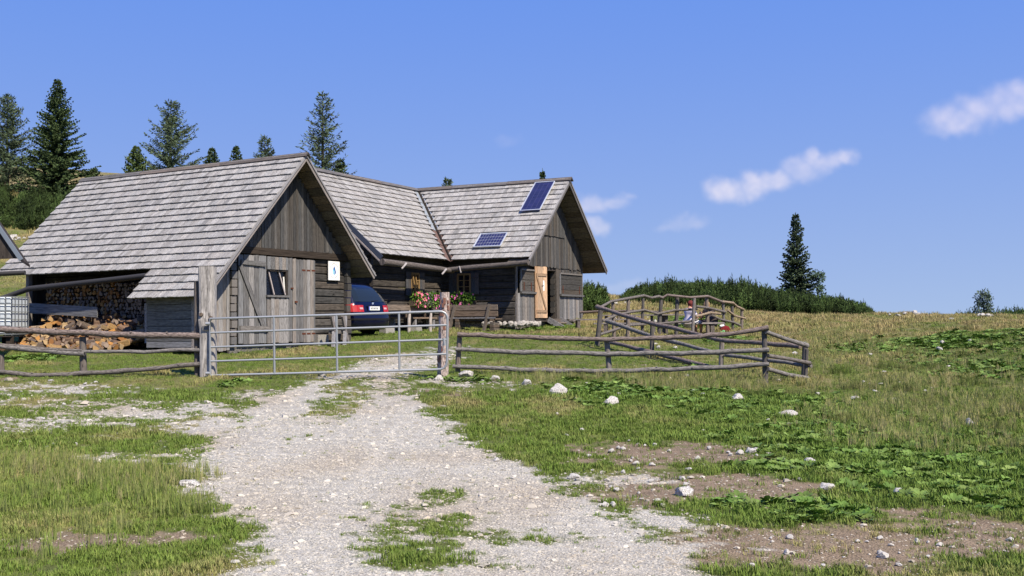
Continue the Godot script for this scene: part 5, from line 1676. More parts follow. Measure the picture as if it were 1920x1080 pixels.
# seated person; local frame: sits facing -z (away) turned by "turn"; lean bends the trunk forward
func person(label: String, at: Vector3, turn: float, lean: float, skin: Color, shirt: Color, shorts: Color, hair: Color, long_hair: bool, glasses: bool) -> void:
	var t := thing("person", label, "person", at, turn)
	var hip := Vector3(0, 0.5, 0)
	var up := Vector3(0, cos(lean), -sin(lean))
	var chest := hip + up * 0.34
	var neck := hip + up * 0.5
	var headc := neck + Vector3(0, 0.13, -0.04 - 0.1 * sin(lean))
	var fw := Vector3(0, 0, -1)
	var m := MB.new()
	var bones := [[hip + Vector3(-0.08, 0, 0), hip + Vector3(0.08, 0, 0), 0.13, 0.13], [hip, chest, 0.13, 0.14], [chest + Vector3(-0.09, 0.05, 0), chest + Vector3(0.09, 0.05, 0), 0.115, 0.115], [chest, neck + Vector3(0, 0.05, 0), 0.08, 0.055], [neck, headc, 0.052, 0.055]]
	var wrists := []
	for s in [-1, 1]:
		var sh := chest + Vector3(s * 0.17, 0.09, 0)
		var el := sh + Vector3(s * 0.07, -0.24, -0.12)
		var wr := el + Vector3(-s * 0.1, 0.08 + 0.05 * s, -0.22)
		bones.append([sh, el, 0.055, 0.042]); bones.append([el, wr, 0.042, 0.028])
		wrists.append([wr, (wr - el).normalized()])
		var kn := hip + Vector3(s * 0.13, 0.02, -0.42)
		var an := kn + Vector3(0, -0.42, -0.02)
		bones.append([hip + Vector3(s * 0.09, 0, 0), kn, 0.088, 0.062]); bones.append([kn, an, 0.06, 0.04]); bones.append([an + Vector3(0, -0.03, 0.03), an + Vector3(0, -0.05, -0.14), 0.04, 0.03])
	nets(m, bones, 0.026, 0.05, skin)
	# head with jaw, nose and ears, in a grid of its own
	nets(m, [[headc + Vector3(0, 0.03, 0.015), headc + Vector3(0, 0.03, -0.02), 0.088, 0.085], [headc + Vector3(0, -0.04, -0.035), headc + Vector3(0, -0.065, -0.05), 0.06, 0.045], [headc + Vector3(0, 0.015, -0.1), headc + Vector3(0, -0.015, -0.118), 0.012, 0.015], [headc + Vector3(-0.085, 0, 0.01), headc + Vector3(-0.088, 0.03, 0.012), 0.014, 0.018], [headc + Vector3(0.085, 0, 0.01), headc + Vector3(0.088, 0.03, 0.012), 0.014, 0.018], [headc + Vector3(-0.02, -0.055, -0.092), headc + Vector3(0.02, -0.055, -0.092), 0.01, 0.01]], 0.011, 0.02, skin)
	for w in wrists:
		hand(m, w[0], w[1], Vector3(0, -1, 0), skin)
	obj("body", m.mesh(mat("cloth_skin", Color.WHITE, 0.7, "", true)), t)
	var sm := MB.new()
	var grow := 0.014
	var sb := [[hip + Vector3(-0.08, 0.06, 0), hip + Vector3(0.08, 0.06, 0), 0.13, 0.13], [hip + up * 0.05, chest, 0.13, 0.14], [chest + Vector3(-0.09, 0.05, 0), chest + Vector3(0.09, 0.05, 0), 0.115, 0.115]]
	for s in [-1, 1]:
		var sh := chest + Vector3(s * 0.17, 0.09, 0)
		sb.append([sh, sh + Vector3(s * 0.04, -0.13, -0.07), 0.058, 0.056])
	for b in sb:
		b[2] += grow; b[3] += grow
	nets(sm, sb, 0.026, 0.05, shirt)
	obj("shirt", sm.mesh(mat("cloth_skin", Color.WHITE)), t)
	var pm := MB.new()
	var pb := [[hip + Vector3(-0.08, -0.02, 0), hip + Vector3(0.08, -0.02, 0), 0.142, 0.142]]
	for s in [-1, 1]:
		pb.append([hip + Vector3(s * 0.09, 0, 0), hip + Vector3(s * 0.125, 0.015, -0.32), 0.102, 0.086])
	nets(pm, pb, 0.026, 0.05, shorts)
	obj("shorts", pm.mesh(mat("cloth_skin", Color.WHITE)), t)
	var hm := MB.new()
	var hb := [[headc + Vector3(0, 0.055, 0.02), headc + Vector3(0, 0.04, 0.03), 0.094, 0.098], [headc + Vector3(-0.05, 0.02, 0.03), headc + Vector3(-0.06, -0.05, 0.04), 0.05, 0.03], [headc + Vector3(0.05, 0.02, 0.03), headc + Vector3(0.06, -0.05, 0.04), 0.05, 0.03]]
	if long_hair:
		for s in [-1, 0, 1]:
			hb.append([headc + Vector3(s * 0.06, 0.0, 0.04), headc + Vector3(s * 0.1, -0.22, 0.05), 0.05, 0.03])
	nets(hm, hb, 0.013, 0.03, hair)
	obj("hair", hm.mesh(mat("cloth_skin", Color.WHITE)), t)
	for s in [-1, 1]:
		var em := MB.new()
		if glasses:
			em.box(headc + Vector3(s * 0.035, 0.015, -0.1), Vector3(0.03, 0, 0), Vector3(0, 0.018, 0), Vector3(0, 0, 0.008))
			obj("sunglass_lens", em.mesh(mats["black_plastic"]), t)
		else:
			em.box(headc + Vector3(s * 0.032, 0.012, -0.097), Vector3(0.012, 0, 0), Vector3(0, 0.006, 0), Vector3(0, 0, 0.005))
			obj("eye", em.mesh(mats["ink"]), t)

func build_people() -> void:
	var a := on_ground(1292, 35.75)
	person("person with red-brown hair, sunglasses and a white shirt seated behind the branch fence", a - Vector3(0, 0.1, 0), -1.0, 0.12, Color(0.5, 0.26, 0.17), Color(0.56, 0.52, 0.6), Color(0.6, 0.6, 0.6), Color(0.13, 0.03, 0.025), false, true)
	var b := on_ground(1336, 36.2)
	person("person with long blond hair bending forward on the bench behind the branch fence", b - Vector3(0, 0.1, 0), 0.5, 0.45, Color(0.48, 0.25, 0.15), Color(0.06, 0.05, 0.05), Color(0.08, 0.07, 0.08), Color(0.36, 0.24, 0.12), true, false)
	var g := on_ground(1359, 36.0)
	var t := thing("backpack", "red backpack with a white flap standing by the branch fence", "backpack", g)
	var m := MB.new()
	nets(m, [[Vector3(-0.08, 0.1, 0), Vector3(0.1, 0.1, 0), 0.1, 0.09], [Vector3(-0.05, 0.2, 0), Vector3(0.08, 0.18, 0), 0.07, 0.07]], 0.03, 0.06, Color(0.14, 0.008, 0.014))
	obj("bag", m.mesh(mat("cloth_skin", Color.WHITE)), t)
	var fl := MB.new()
	nets(fl, [[Vector3(-0.13, 0.24, 0.03), Vector3(-0.05, 0.26, 0.04), 0.05, 0.04]], 0.02, 0.03, Color(0.75, 0.75, 0.78))
	obj("flap", fl.mesh(mat("cloth_skin", Color.WHITE)), t)
	var gb := MB.new()
	nets(gb, [[Vector3(-0.15, 0.02, 0.25), Vector3(-0.08, 0.05, 0.25), 0.06, 0.06]], 0.02, 0.03, Color(0.08, 0.5, 0.22))
	var gi := thing("bottle_bag", "small bright green bag on the leaves below the red backpack", "bag", g)
	obj("bag", gb.mesh(mat("cloth_skin", Color.WHITE)), gi)

# ---------------------------------------------------------------- trees and shrubs
func spray(m: MB, p: Vector3, dirv: Vector3, l: float, w: float, col: Color) -> void:
	var side := dirv.cross(Vector3(rf(-1, 1), rf(-0.3, 1), rf(-1, 1))).normalized()
	leaf_quad(m, p, dirv, side, l, w, col)

func conifer(called: String, label: String, foot: Vector3, h: float, w: float, kind: String, tint: Color, group := "") -> void:
	var t := thing(called, label, "tree", foot, 0.0, group)
	var tr := MB.new()
	tr.tube([Vector3(0, -0.4, 0), Vector3(rf(-0.04, 0.04), h * 0.3, 0), Vector3(rf(-0.05, 0.05), h * 0.65, rf(-0.05, 0.05)), Vector3(0, h * 0.99, 0)], [h * 0.018 + 0.02, h * 0.014 + 0.01, h * 0.008 + 0.006, 0.01], 7)
	obj("trunk", tr.mesh(mat("trunk", lin(0.09, 0.07, 0.06), 0.95, "bark")), t)
	var m := MB.new()
	var y := h * 0.05
	while y < h * 0.985:
		var f := y / h
		var reach: float
		if kind == "spruce":
			reach = w * 0.56 * (1.0 - f) * rf(0.72, 1.12)
		else:
			reach = w * 0.52 * pow(1.0 - f, 0.85) * rf(0.65, 1.15)
		var n := int(rf(8, 12)) if kind == "spruce" else int(rf(5, 8))
		for k in n:
			var a := rf(0, TAU)
			var out := Vector3(cos(a), 0, sin(a))
			var l := reach * (rf(0.7, 1.15) if kind == "spruce" else rf(0.45, 1.25)) + 0.1
			var drop := (rf(0.0, 0.6) if kind == "spruce" else rf(-0.1, 0.2)) * (1.0 - f) - 0.45 * f
			var rise := rf(0.2, 0.45)
			var steps := maxi(2, int(l / 0.13))
			var prev := Vector3(0, y, 0)
			var brown := Color(0.06, 0.045, 0.035)
			for q in range(1, steps + 1):
				var s := float(q) / steps
				var p := Vector3(0, y, 0) + out * l * s + Vector3(0, l * (-drop * s + rise * s * s * 0.7), 0)
				if kind == "larch":
					leaf_quad(m, prev, (p - prev).normalized(), Vector3.UP, (p - prev).length() * 1.4, 0.035, brown)
				var fwd := (p - prev).normalized()
				var sd := fwd.cross(Vector3.UP).normalized()
				var cnt := 5 if kind == "spruce" or h < 9.0 else 3
				for j in cnt:
					var c := tint * rf(0.72, 1.28)
					var sg := 1.0 if j % 2 == 0 else -1.0
					if kind == "spruce":
						var dv := (fwd * rf(0.3, 0.9) + sd * sg * rf(0.3, 1.0) + Vector3(0, rf(-0.55, 0.2), 0)).normalized()
						spray(m, p, dv, rf(0.2, 0.42) * (1.0 - 0.3 * s) * (1.0 - 0.55 * f), rf(0.07, 0.13), c)
					else:
						var dv2 := (fwd * rf(0.1, 0.7) + sd * sg * rf(0.2, 0.9) + Vector3(0, rf(-0.5, 0.5), 0)).normalized()
						spray(m, p + dv2 * rf(0, 0.06), dv2, rf(0.16, 0.32), rf(0.045, 0.085), c)
				prev = p
		y += (rf(0.1, 0.17) if kind == "spruce" else rf(0.14, 0.24)) * (0.6 + 0.04 * h)
	for k in 12:
		spray(m, Vector3(0, h * rf(0.93, 1.0), 0), Vector3(rf(-0.4, 0.4), 1, rf(-0.4, 0.4)).normalized(), 0.2, 0.05, tint)
	obj("crown", m.mesh(mat("needles", Color.WHITE, 0.75, "", true)), t)

func tree_px(called: String, label: String, px: float, top: float, d: float, width_px: float, kind: String, tint: Color) -> void:
	var f := on_ground(px, d)
	var h := at_px(px, top, d).y - f.y
	conifer(called, label, f, h, width_px * 1.35 * d / FOC, kind, tint)

func broadleaf(label: String, px: float, top: float, d: float, width_px: float, tint: Color) -> void:
	var f := on_ground(px, d)
	var h := at_px(px, top, d).y - f.y
	var w := width_px * d / FOC
	var t := thing("small_tree", label, "tree", f)
	var tr := MB.new()
	tr.tube([Vector3(0, -0.3, 0), Vector3(0.05, h * 0.4, 0), Vector3(-0.05, h * 0.85, 0)], [0.07, 0.05, 0.015], 6)
	var m := MB.new()
	for k in 34:
		var a := rf(0, TAU)
		var y := h * rf(0.18, 1.0)
		var r := w * 0.5 * sqrt(rng.randf()) * (1.05 - 0.55 * absf(y / h - 0.45) * 1.6)
		var c := Vector3(cos(a) * r, y - h * 0.06, sin(a) * r)
		tr.tube([Vector3(0, maxf(y - 0.35, h * 0.1), 0), c], [0.018, 0.008], 4)
		for j in 42:
			var dv := Vector3(rf(-1, 1), rf(-1, 1), rf(-1, 1)).normalized()
			spray(m, c + dv * rf(0.0, 0.24), dv, rf(0.1, 0.17), rf(0.06, 0.1), tint * rf(0.6, 1.5))
	obj("trunk", tr.mesh(mat("trunk", Color.WHITE)), t)
	obj("crown", m.mesh(mat("needles", Color.WHITE)), t)

func pine_clump(seed_k: int) -> ArrayMesh:
	# upright brushy shoots of mountain pine, about 1 m wide and high
	var m := MB.new()
	for k in 13:
		var a := rf(0, TAU)
		var r := sqrt(rng.randf()) * 0.6
		var p0 := Vector3(cos(a) * r * 0.5, 0.0, sin(a) * r * 0.5)
		var p1 := Vector3(cos(a) * r, rf(0.55, 1.0) * (1.1 - r * 0.7), sin(a) * r)
		for q in 15:
			var s := pow(float(q) / 14.0, 0.7)
			var p := p0.lerp(p1, s) + Vector3(0, -0.08 * sin(s * PI), 0)
			for j in 3:
				var dv := ((p1 - p0).normalized() * rf(0.2, 0.9) + Vector3(rf(-1, 1), rf(-0.3, 0.6), rf(-1, 1)).normalized() * 0.8).normalized()
				spray(m, p, dv, rf(0.12, 0.2), rf(0.035, 0.06), Color.WHITE * rf(0.45, 1.5))
	return m.mesh(mat("needles", Color.WHITE, 0.75, "", true))

func scatter(called: String, mesh: Mesh, xfs: Array, cols: PackedColorArray, parent: Node = null) -> MultiMeshInstance3D:
	var mm := MultiMesh.new()
	mm.transform_format = MultiMesh.TRANSFORM_3D
	mm.use_colors = true
	mm.mesh = mesh
	mm.instance_count = xfs.size()
	var buf := PackedFloat32Array()
	buf.resize(xfs.size() * 16)
	for k in xfs.size():
		var x: Transform3D = xfs[k]
		var o := k * 16
		var b := x.basis
		buf[o] = b.x.x; buf[o + 1] = b.y.x; buf[o + 2] = b.z.x; buf[o + 3] = x.origin.x
		buf[o + 4] = b.x.y; buf[o + 5] = b.y.y; buf[o + 6] = b.z.y; buf[o + 7] = x.origin.y
		buf[o + 8] = b.x.z; buf[o + 9] = b.y.z; buf[o + 10] = b.z.z; buf[o + 11] = x.origin.z
		var c := cols[k]
		buf[o + 12] = c.r; buf[o + 13] = c.g; buf[o + 14] = c.b; buf[o + 15] = 1.0
	mm.buffer = buf
	var n := MultiMeshInstance3D.new()
	n.name = numbered(called) if parent == null else called
	n.multimesh = mm
	(self if parent == null else parent).add_child(n, true)
	return n

func lookup(table: Array, x: float) -> float:
	if x <= table[0][0]: return table[0][1]
	for k in table.size() - 1:
		if x <= table[k + 1][0]:
			return lerpf(table[k][1], table[k + 1][1], (x - table[k][0]) / (table[k + 1][0] - table[k][0]))
	return table[-1][1]

# a dense growth of mountain pine between two distances; crest: [px, py] of its outline seen at the middle distance
func thicket(called: String, label: String, crest: Array, d0: float, d1: float, count: int, clumps: Array, tint: Color, kind := "stuff", size := 1.0) -> void:
	var mid := (d0 + d1) * 0.5
	var xfs := [[], [], []]
	var cols := [PackedColorArray(), PackedColorArray(), PackedColorArray()]
	for k in count:
		var px := rf(crest[0][0], crest[-1][0])
		var d := rf(d0, d1)
		var x := ray(px, 570).x * d
		var g := hgt(x, d)
		var ym := ray(px, lookup(crest, px)).y * mid
		var u := (d - d0) / (d1 - d0)
		var dome := pow(sin(PI * clampf(0.12 + u * 0.62, 0.0, 1.0)), 0.6)
		var hh := (ym - hgt(ray(px, 570).x * mid, mid)) * dome * (0.84 + 0.2 * wide.get_noise_2d(x * 30.0, d * 30.0) + rf(-0.14, 0.2))
		if hh < 0.15:
			continue
		var sc := clampf(hh, 0.4, 0.9) * size * rf(0.7, 1.15)
		var q := k % 3
		var lead := rng.randf() < 0.18   # a leading shoot stands above the rest
		xfs[q].append(Transform3D(Basis(Vector3.UP, rf(0, TAU)).scaled(Vector3(sc * (0.5 if lead else 0.9), sc * (1.5 if lead else 1.15), sc * (0.5 if lead else 0.9))), Vector3(x, g + hh - sc * 0.95, -d)))
		cols[q].append(tint * rf(0.6, 1.35) * (1.0 + 1.1 * wide.get_noise_2d(x * 24.0 + 40.0, d * 24.0)))
	if kind == "thing":
		var bush := thing(called, label, "shrub", Vector3(xfs[0][0].origin.x, hgt(xfs[0][0].origin.x, mid), -mid))
		var m := MB.new()
		for q in 3:
			for k in xfs[q].size():
				var first := m.c.size()
				append_mesh(m, clumps[q], Transform3D(Basis.IDENTITY, -bush.position) * xfs[q][k])
				for j in range(first, m.c.size()):
					m.c[j] = m.c[j] * cols[q][k]
		obj("foliage", m.mesh(mats["needles"]), bush)
		var st := MB.new()
		for k in 6:
			st.tube([Vector3(0, -0.2, 0), Vector3(rf(-0.5, 0.5), rf(0.4, 0.9), rf(-0.4, 0.4))], [0.04, 0.02], 5)
		obj("stem", st.mesh(mats["trunk"]), bush)
		return
	var t := Node3D.new()
	t.name = numbered(called)
	add_child(t)
	tag(t, label, "shrub", "", kind)
	for q in 3:
		scatter("pine_shoots", clumps[q], xfs[q], cols[q], t)

func build_vegetation() -> void:
	var dark := Color(0.062, 0.092, 0.036)
	var mid := Color(0.075, 0.105, 0.036)
	var blue := Color(0.088, 0.122, 0.066)
	tree_px("spruce_tree", "tall dark spruce with full crown standing above the left end of the barn ridge", 106, 150, 70, 108, "spruce", dark)
	tree_px("larch_tree", "feathery blue-green larch beside the tall dark spruce", 12, 178, 72, 100, "larch", blue)
	tree_px("larch_tree", "broad feathery larch rising behind the barn ridge", 320, 190, 70, 135, "larch", blue * 1.05)
	tree_px("larch_tree", "tall open larch with bare upturned boughs behind the barn's front gable", 607, 174, 62, 128, "larch", blue * 0.95)
	tree_px("spruce_tree", "young yellow-green spruce at the foot of the broad larch behind the barn", 255, 276, 66, 74, "spruce", mid * 1.25)
	tree_px("spruce_tree", "small dark spruce tip showing just above the barn ridge, right of the broad larch", 398, 278, 78, 48, "spruce", dark)
	tree_px("spruce_tree", "thin small spruce tip above the barn ridge between two other tips", 443, 274, 82, 40, "spruce", dark)
	tree_px("larch_tree", "small feathery larch tip above the barn ridge near its front gable", 497, 256, 76, 64, "larch", blue)
	tree_px("spruce_tree", "tiny spruce tip above the barn ridge next to the tall spruce", 175, 318, 84, 26, "spruce", dark)
	tree_px("spruce_tree", "dark bushy young spruce under the boughs of the tall open larch", 640, 300, 63, 70, "spruce", dark * 0.9)
	tree_px("larch_tree", "feathery larch tip above the hut's main ridge", 842, 338, 75, 40, "larch", blue)
	tree_px("spruce_tree", "spruce tip above the hut ridge beside the large solar panel", 1020, 319, 78, 36, "spruce", dark)
	tree_px("spruce_tree", "lone pointed spruce rising from the mountain pines on the hill", 1496, 401, 68, 54, "spruce", Color(0.06, 0.085, 0.045))
	broadleaf("small rowan leaning out beside the lone pointed spruce", 1534, 507, 67.5, 42, Color(0.085, 0.13, 0.075))
	broadleaf("small ragged tree standing alone on the bare skyline", 1845, 540, 70, 32, Color(0.09, 0.125, 0.085))
	var clumps := [pine_clump(0), pine_clump(1), pine_clump(2)]
	var pine := Color(0.075, 0.12, 0.033)
	thicket("mountain_pine_thicket", "dense dark mountain pine thicket on the hill behind the branch fence", [[1166, 556], [1180, 545], [1200, 537], [1240, 531], [1320, 530], [1400, 535], [1440, 540], [1470, 549], [1560, 557], [1600, 568], [1625, 579], [1640, 586]], 55.0, 68.0, 1300, clumps, pine * 0.75, "stuff", 1.1)
	thicket("mountain_pine_thicket", "dark mountain pine growth under the trees on the slope behind the barn", [[-40, 388], [0, 372], [30, 392], [60, 366], [90, 378], [115, 372], [150, 392], [190, 400], [260, 402]], 60.0, 69.0, 420, clumps, pine * 0.6, "stuff", 1.45)
	thicket("mountain_pine_thicket", "low mountain pines on the far skyline beside the ragged lone tree", [[1786, 598], [1800, 590], [1850, 588], [1880, 584], [1960, 578]], 68.0, 75.0, 500, clumps, pine)
	# the round pine bush by the hut corner, a thing of its own
	thicket("mountain_pine_bush", "round mountain pine bush beside the hut's front corner", [[1070, 552], [1092, 536], [1112, 534], [1128, 543], [1139, 560]], 47.0, 49.5, 84, clumps, pine, "thing", 0.9)

# ---------------------------------------------------------------- ground
func build_ground() -> void:
	var xs := PackedFloat32Array()
	var x := -10.5
	while x <= 10.5:
		xs.append(x); x += 0.075
	var st := 0.08
	var right := [x]
	while x < 500.0:
		st = minf(st * 1.045, 25.0)
		x += st
		xs.append(x)
	st = 0.08
	x = -10.5
	while x > -500.0:
		st = minf(st * 1.045, 25.0)
		x -= st
		xs.insert(0, x)
	var ds := PackedFloat32Array()
	for d in [-80.0, -40.0, -20.0, -10.0, -4.0, 0.0, 2.0, 3.5, 4.5, 5.2]: ds.append(d)
	var d := 5.6
	st = 0.06
	while d < 880.0:
		ds.append(d)
		if d > 11.0: st = minf(st * 1.012, 30.0)
		d += st
	var nx := xs.size()
	var nd := ds.size()
	var m := MB.new()
	m.v.resize(nx * nd); m.n.resize(nx * nd); m.c.resize(nx * nd); m.u.resize(nx * nd)
	for j in nd:
		for i in nx:
			m.v[j * nx + i] = Vector3(xs[i], hgt(xs[i], ds[j]), -ds[j])
	for j in nd:
		for i in nx:
			var k := j * nx + i
			var a := m.v[j * nx + maxi(i - 1, 0)]
			var b := m.v[j * nx + mini(i + 1, nx - 1)]
			var p := m.v[maxi(j - 1, 0) * nx + i]
			var q := m.v[mini(j + 1, nd - 1) * nx + i]
			m.n[k] = (b - a).cross(q - p).normalized()
			m.u[k] = Vector2(xs[i], ds[j]) * 0.9
			var c := cover(xs[i], ds[j])
			var tone := 1.0 + fine.get_noise_2d(xs[i] * 40.0, ds[j] * 40.0) * 0.35
			var grass := Color(0.125, 0.145, 0.042).lerp(Color(0.31, 0.24, 0.12), c.z)
			var soil := Color(0.245, 0.185, 0.125)
			var rut := clampf(0.22 + wide.get_noise_2d(xs[i] * 16.0 + 70.0, ds[j] * 9.0) * 1.2, 0.0, 1.0)
			var stone := Color(0.45, 0.425, 0.365).lerp(Color(0.4, 0.35, 0.275), rut)
			m.c[k] = grass.lerp(soil, c.y).lerp(stone, c.x) * tone
	for j in nd - 1:
		for i in nx - 1:
			var k := j * nx + i
			m.i.append(k); m.i.append(k + nx); m.i.append(k + 1)
			m.i.append(k + 1); m.i.append(k + nx); m.i.append(k + nx + 1)
	var mt := mat("ground", Color.WHITE, 0.95, "ground", true)
	mt.normal_scale = 0.8
	var o := obj("ground", m.mesh(mt))
	tag(o, "alpine pasture with a pale gravel track leading to the gate", "ground", "", "structure")

func tuft(blades: int, spread: float, w: float, heads := false) -> ArrayMesh:
	var m := MB.new()
	for k in blades:
		var a := rf(0, TAU)
		var r := sqrt(rng.randf()) * spread
		var p := Vector3(cos(a) * r, -0.05, sin(a) * r)
		var b := rf(0, TAU)
		var h := rf(0.6, 1.0)
		var lean := Vector3(cos(b), 0, sin(b)) * rf(0.15, 0.75) * h
		var side := Vector3(-sin(b + rf(-0.8, 0.8)), 0, cos(b)).normalized() * w * 0.5
		var mid := p + lean * 0.35 + Vector3(0, h * 0.6, 0)
		var tip := p + lean + Vector3(0, h, 0)
		var nn := Vector3(rf(-0.5, 0.5), 1.0, rf(-0.5, 0.5)).normalized()
		var col := Color.WHITE * rf(0.65, 1.3)
		m.tri(p - side, p + side, mid + side * 0.8, col); m.tri(p - side, mid + side * 0.8, mid - side * 0.8, col); m.tri(mid - side * 0.8, mid + side * 0.8, tip, col)
		if heads and rng.randf() < 0.4:
			m.tri(tip, tip + side * 1.6 + Vector3(0, -0.12, 0), tip + lean * 0.25 + Vector3(0, 0.1, 0), Color(1.1, 1.0, 0.75))
	var mt := mat("grass", Color.WHITE, 0.8, "", true)
	mt.backlight_enabled = true
	mt.backlight = Color(0.25, 0.3, 0.1)
	return m.mesh(mt)

func build_grass() -> void:
	var near := [tuft(14, 0.9, 0.11), tuft(12, 1.0, 0.12), tuft(16, 0.8, 0.1)]
	var xfs := [[], [], []]
	var cols := [PackedColorArray(), PackedColorArray(), PackedColorArray()]
	# distance bands: from, to, tufts per square metre, height of a tuft
	for b in [[5.4, 8.5, 700, 0.05], [8.5, 12.0, 480, 0.055], [12.0, 17.0, 280, 0.065], [17.0, 24.0, 170, 0.075], [24.0, 34.0, 80, 0.09], [34.0, 50.0, 42, 0.12], [50.0, 75.0, 18, 0.17]]:
		var w: float = b[1] * 0.5 + 2.0
		var n := int((b[1] - b[0]) * w * 2.0 * b[2])
		for k in n:
			var d := rf(b[0], b[1])
			var x := rf(-w, w)
			if absf(x) > d * 0.5 + 1.6:
				continue
			var c := cover(x, d)
			var bare := maxf(c.x, c.y)
			if rng.randf() < bare * (0.985 if c.x > 0.5 else 0.85):
				continue
			var lush := map_at(green_map, x, d)
			var clump := fine.get_noise_2d(x * 14.0 + 200.0, d * 14.0)
			var s: float = b[3] * rf(0.6, 1.25) * (1.0 + 0.7 * clump + 0.35 * lush) * (0.7 if bare > 0.3 else 1.0) * (0.55 if d > 18.0 and c.z < 0.5 else 1.0) * (0.6 if map_at(gravel_map, x, d) > 0.35 else 1.0)
			if clump < -0.28 and rng.randf() < 0.5:
				continue
			var tall := c.z > 0.62 and d > 13.0
			var y := hgt(x, d)
			var q := k % 3
			xfs[q].append(Transform3D(Basis(Vector3.UP, rf(0, TAU)).scaled(Vector3(s, s * (1.35 if tall else rf(0.75, 1.1)), s)), Vector3(x, y, -d)))
			var g := Color(0.13, 0.21, 0.034).lerp(Color(0.175, 0.225, 0.05), rng.randf()).lerp(Color(0.12, 0.21, 0.036), lush * 0.6)
			g = g.lerp(Color(0.42, 0.33, 0.165), clampf(c.z * 1.05 - 0.12 + rf(-0.2, 0.25), 0.0, 1.0))
			cols[q].append(g * rf(0.75, 1.2))
	var t := Node3D.new()
	t.name = "grass"
	add_child(t)
	tag(t, "short alpine turf, green near the track and straw-coloured on the hill", "grass", "", "stuff")
	for q in 3:
		scatter("turf", near[q], xfs[q], cols[q], t)
	# tall seeding grass on the bank at the near left, and round stones and fence feet
	var tall := tuft(18, 0.35, 0.03, true)
	var tx := []
	var tc := PackedColorArray()
	for b in [[90, 930, 200, 45, 110], [230, 905, 150, 26, 200], [20, 882, 160, 18, 260], [320, 960, 90, 22, 40], [110, 1010, 220, 26, 50], [1640, 800, 200, 40, 260], [1600, 690, 150, 50, 520], [1750, 780, 200, 40, 240], [1290, 718, 130, 12, 300], [1180, 706, 60, 10, 150], [1000, 712, 90, 10, 110], [1560, 640, 60, 26, 330], [1820, 720, 140, 60, 380], [1380, 720, 80, 14, 160], [1640, 770, 90, 24, 200], [1700, 720, 60, 18, 120], [1900, 760, 90, 30, 160], [1780, 830, 160, 30, 160]]:
		for k in b[4]:
			var a := rf(0, TAU)
			var r := sqrt(rng.randf())
			var g: Vector3 = gnd(b[0] + cos(a) * r * b[2], b[1] + sin(a) * r * b[3]) if k % 4 == 0 else tx[-1].origin + Vector3(rf(-0.25, 0.25), 0, rf(-0.25, 0.25))
			g.y = hgt(g.x, -g.z)
			if map_at(gravel_map, g.x, -g.z) > 0.7:
				if tx.is_empty() or k % 4 == 0: g.x -= 0.6; g.y = hgt(g.x, -g.z)
			var s := rf(0.1, 0.24)
			tx.append(Transform3D(Basis(Vector3.UP, rf(0, TAU)).scaled(Vector3(s * 0.7, s, s * 0.7)), g))
			tc.append((Color(0.17, 0.24, 0.05) if k % 3 > 0 else Color(0.11, 0.17, 0.035)).lerp(Color(0.42, 0.35, 0.19), rng.randf() * (0.85 if b[0] > 900 else (0.7 if b[1] < 925 else 0.4))) * rf(0.8, 1.15))
	for p in [[1640, 775], [1592, 792], [1700, 695], [1572, 702], [1655, 645], [1762, 692], [1850, 650], [1905, 772], [1832, 722], [1692, 735], [1745, 762], [1500, 745], [1420, 745], [1330, 722], [1610, 730], [1880, 810], [1720, 800], [1660, 690], [1800, 670], [1540, 665], [1250, 715], [1090, 712], [470, 668]]:
		var g := gnd(p[0], p[1])
		var shade := rf(0.0, 1.0)
		for k in 34:
			var a := rf(0, TAU)
			var q := sqrt(rng.randf()) * rf(0.16, 0.4)
			var x := g.x + cos(a) * q
			var d := -g.z + sin(a) * q
			var s := rf(0.1, 0.2) * (1.25 - q)
			tx.append(Transform3D(Basis(Vector3.UP, rf(0, TAU)).scaled(Vector3(s * 0.7, s, s * 0.7)), Vector3(x, hgt(x, d), -d)))
			tc.append(Color(0.1, 0.15, 0.03).lerp(Color(0.3, 0.27, 0.12), shade * rf(0.3, 1.0)) * rf(0.7, 1.1))
	var tg := scatter("tall_grass", tall, tx, tc)
	tag(tg, "tall seeding grass on the bank and along the fence feet", "grass", "", "stuff")
	# broad-leaved herbs (docks) in green patches
	var herb := MB.new()
	for k in 9:
		var a := TAU * k / 9.0 + rf(-0.3, 0.3)
		var out := Vector3(cos(a), rf(0.25, 0.9), sin(a)).normalized()
		var sd := Vector3(-sin(a), 0, cos(a))
		var p := out * 0.25
		var col := Color.WHITE * rf(0.7, 1.25)
		var l := rf(0.6, 1.0)
		var pts := [p, p + out * l * 0.35 + sd * 0.3, p + out * l * 0.35 - sd * 0.3, p + out * l * 0.75 + sd * 0.26 - Vector3(0, 0.1, 0), p + out * l * 0.75 - sd * 0.26 - Vector3(0, 0.1, 0), p + out * l - Vector3(0, 0.25, 0)]
		var midrib := p + out * l * 0.5 - Vector3(0, 0.08, 0)
		for q in [[0, 1], [1, 3], [3, 5], [5, 4], [4, 2], [2, 0]]:
			herb.tri(midrib, pts[q[0]], pts[q[1]], col)
	var hm := mat("herb", Color.WHITE, 0.55, "", true)
	hm.backlight_enabled = true
	hm.backlight = Color(0.2, 0.3, 0.06)
	var hx := []
	var hc := PackedColorArray()
	var tries := 0
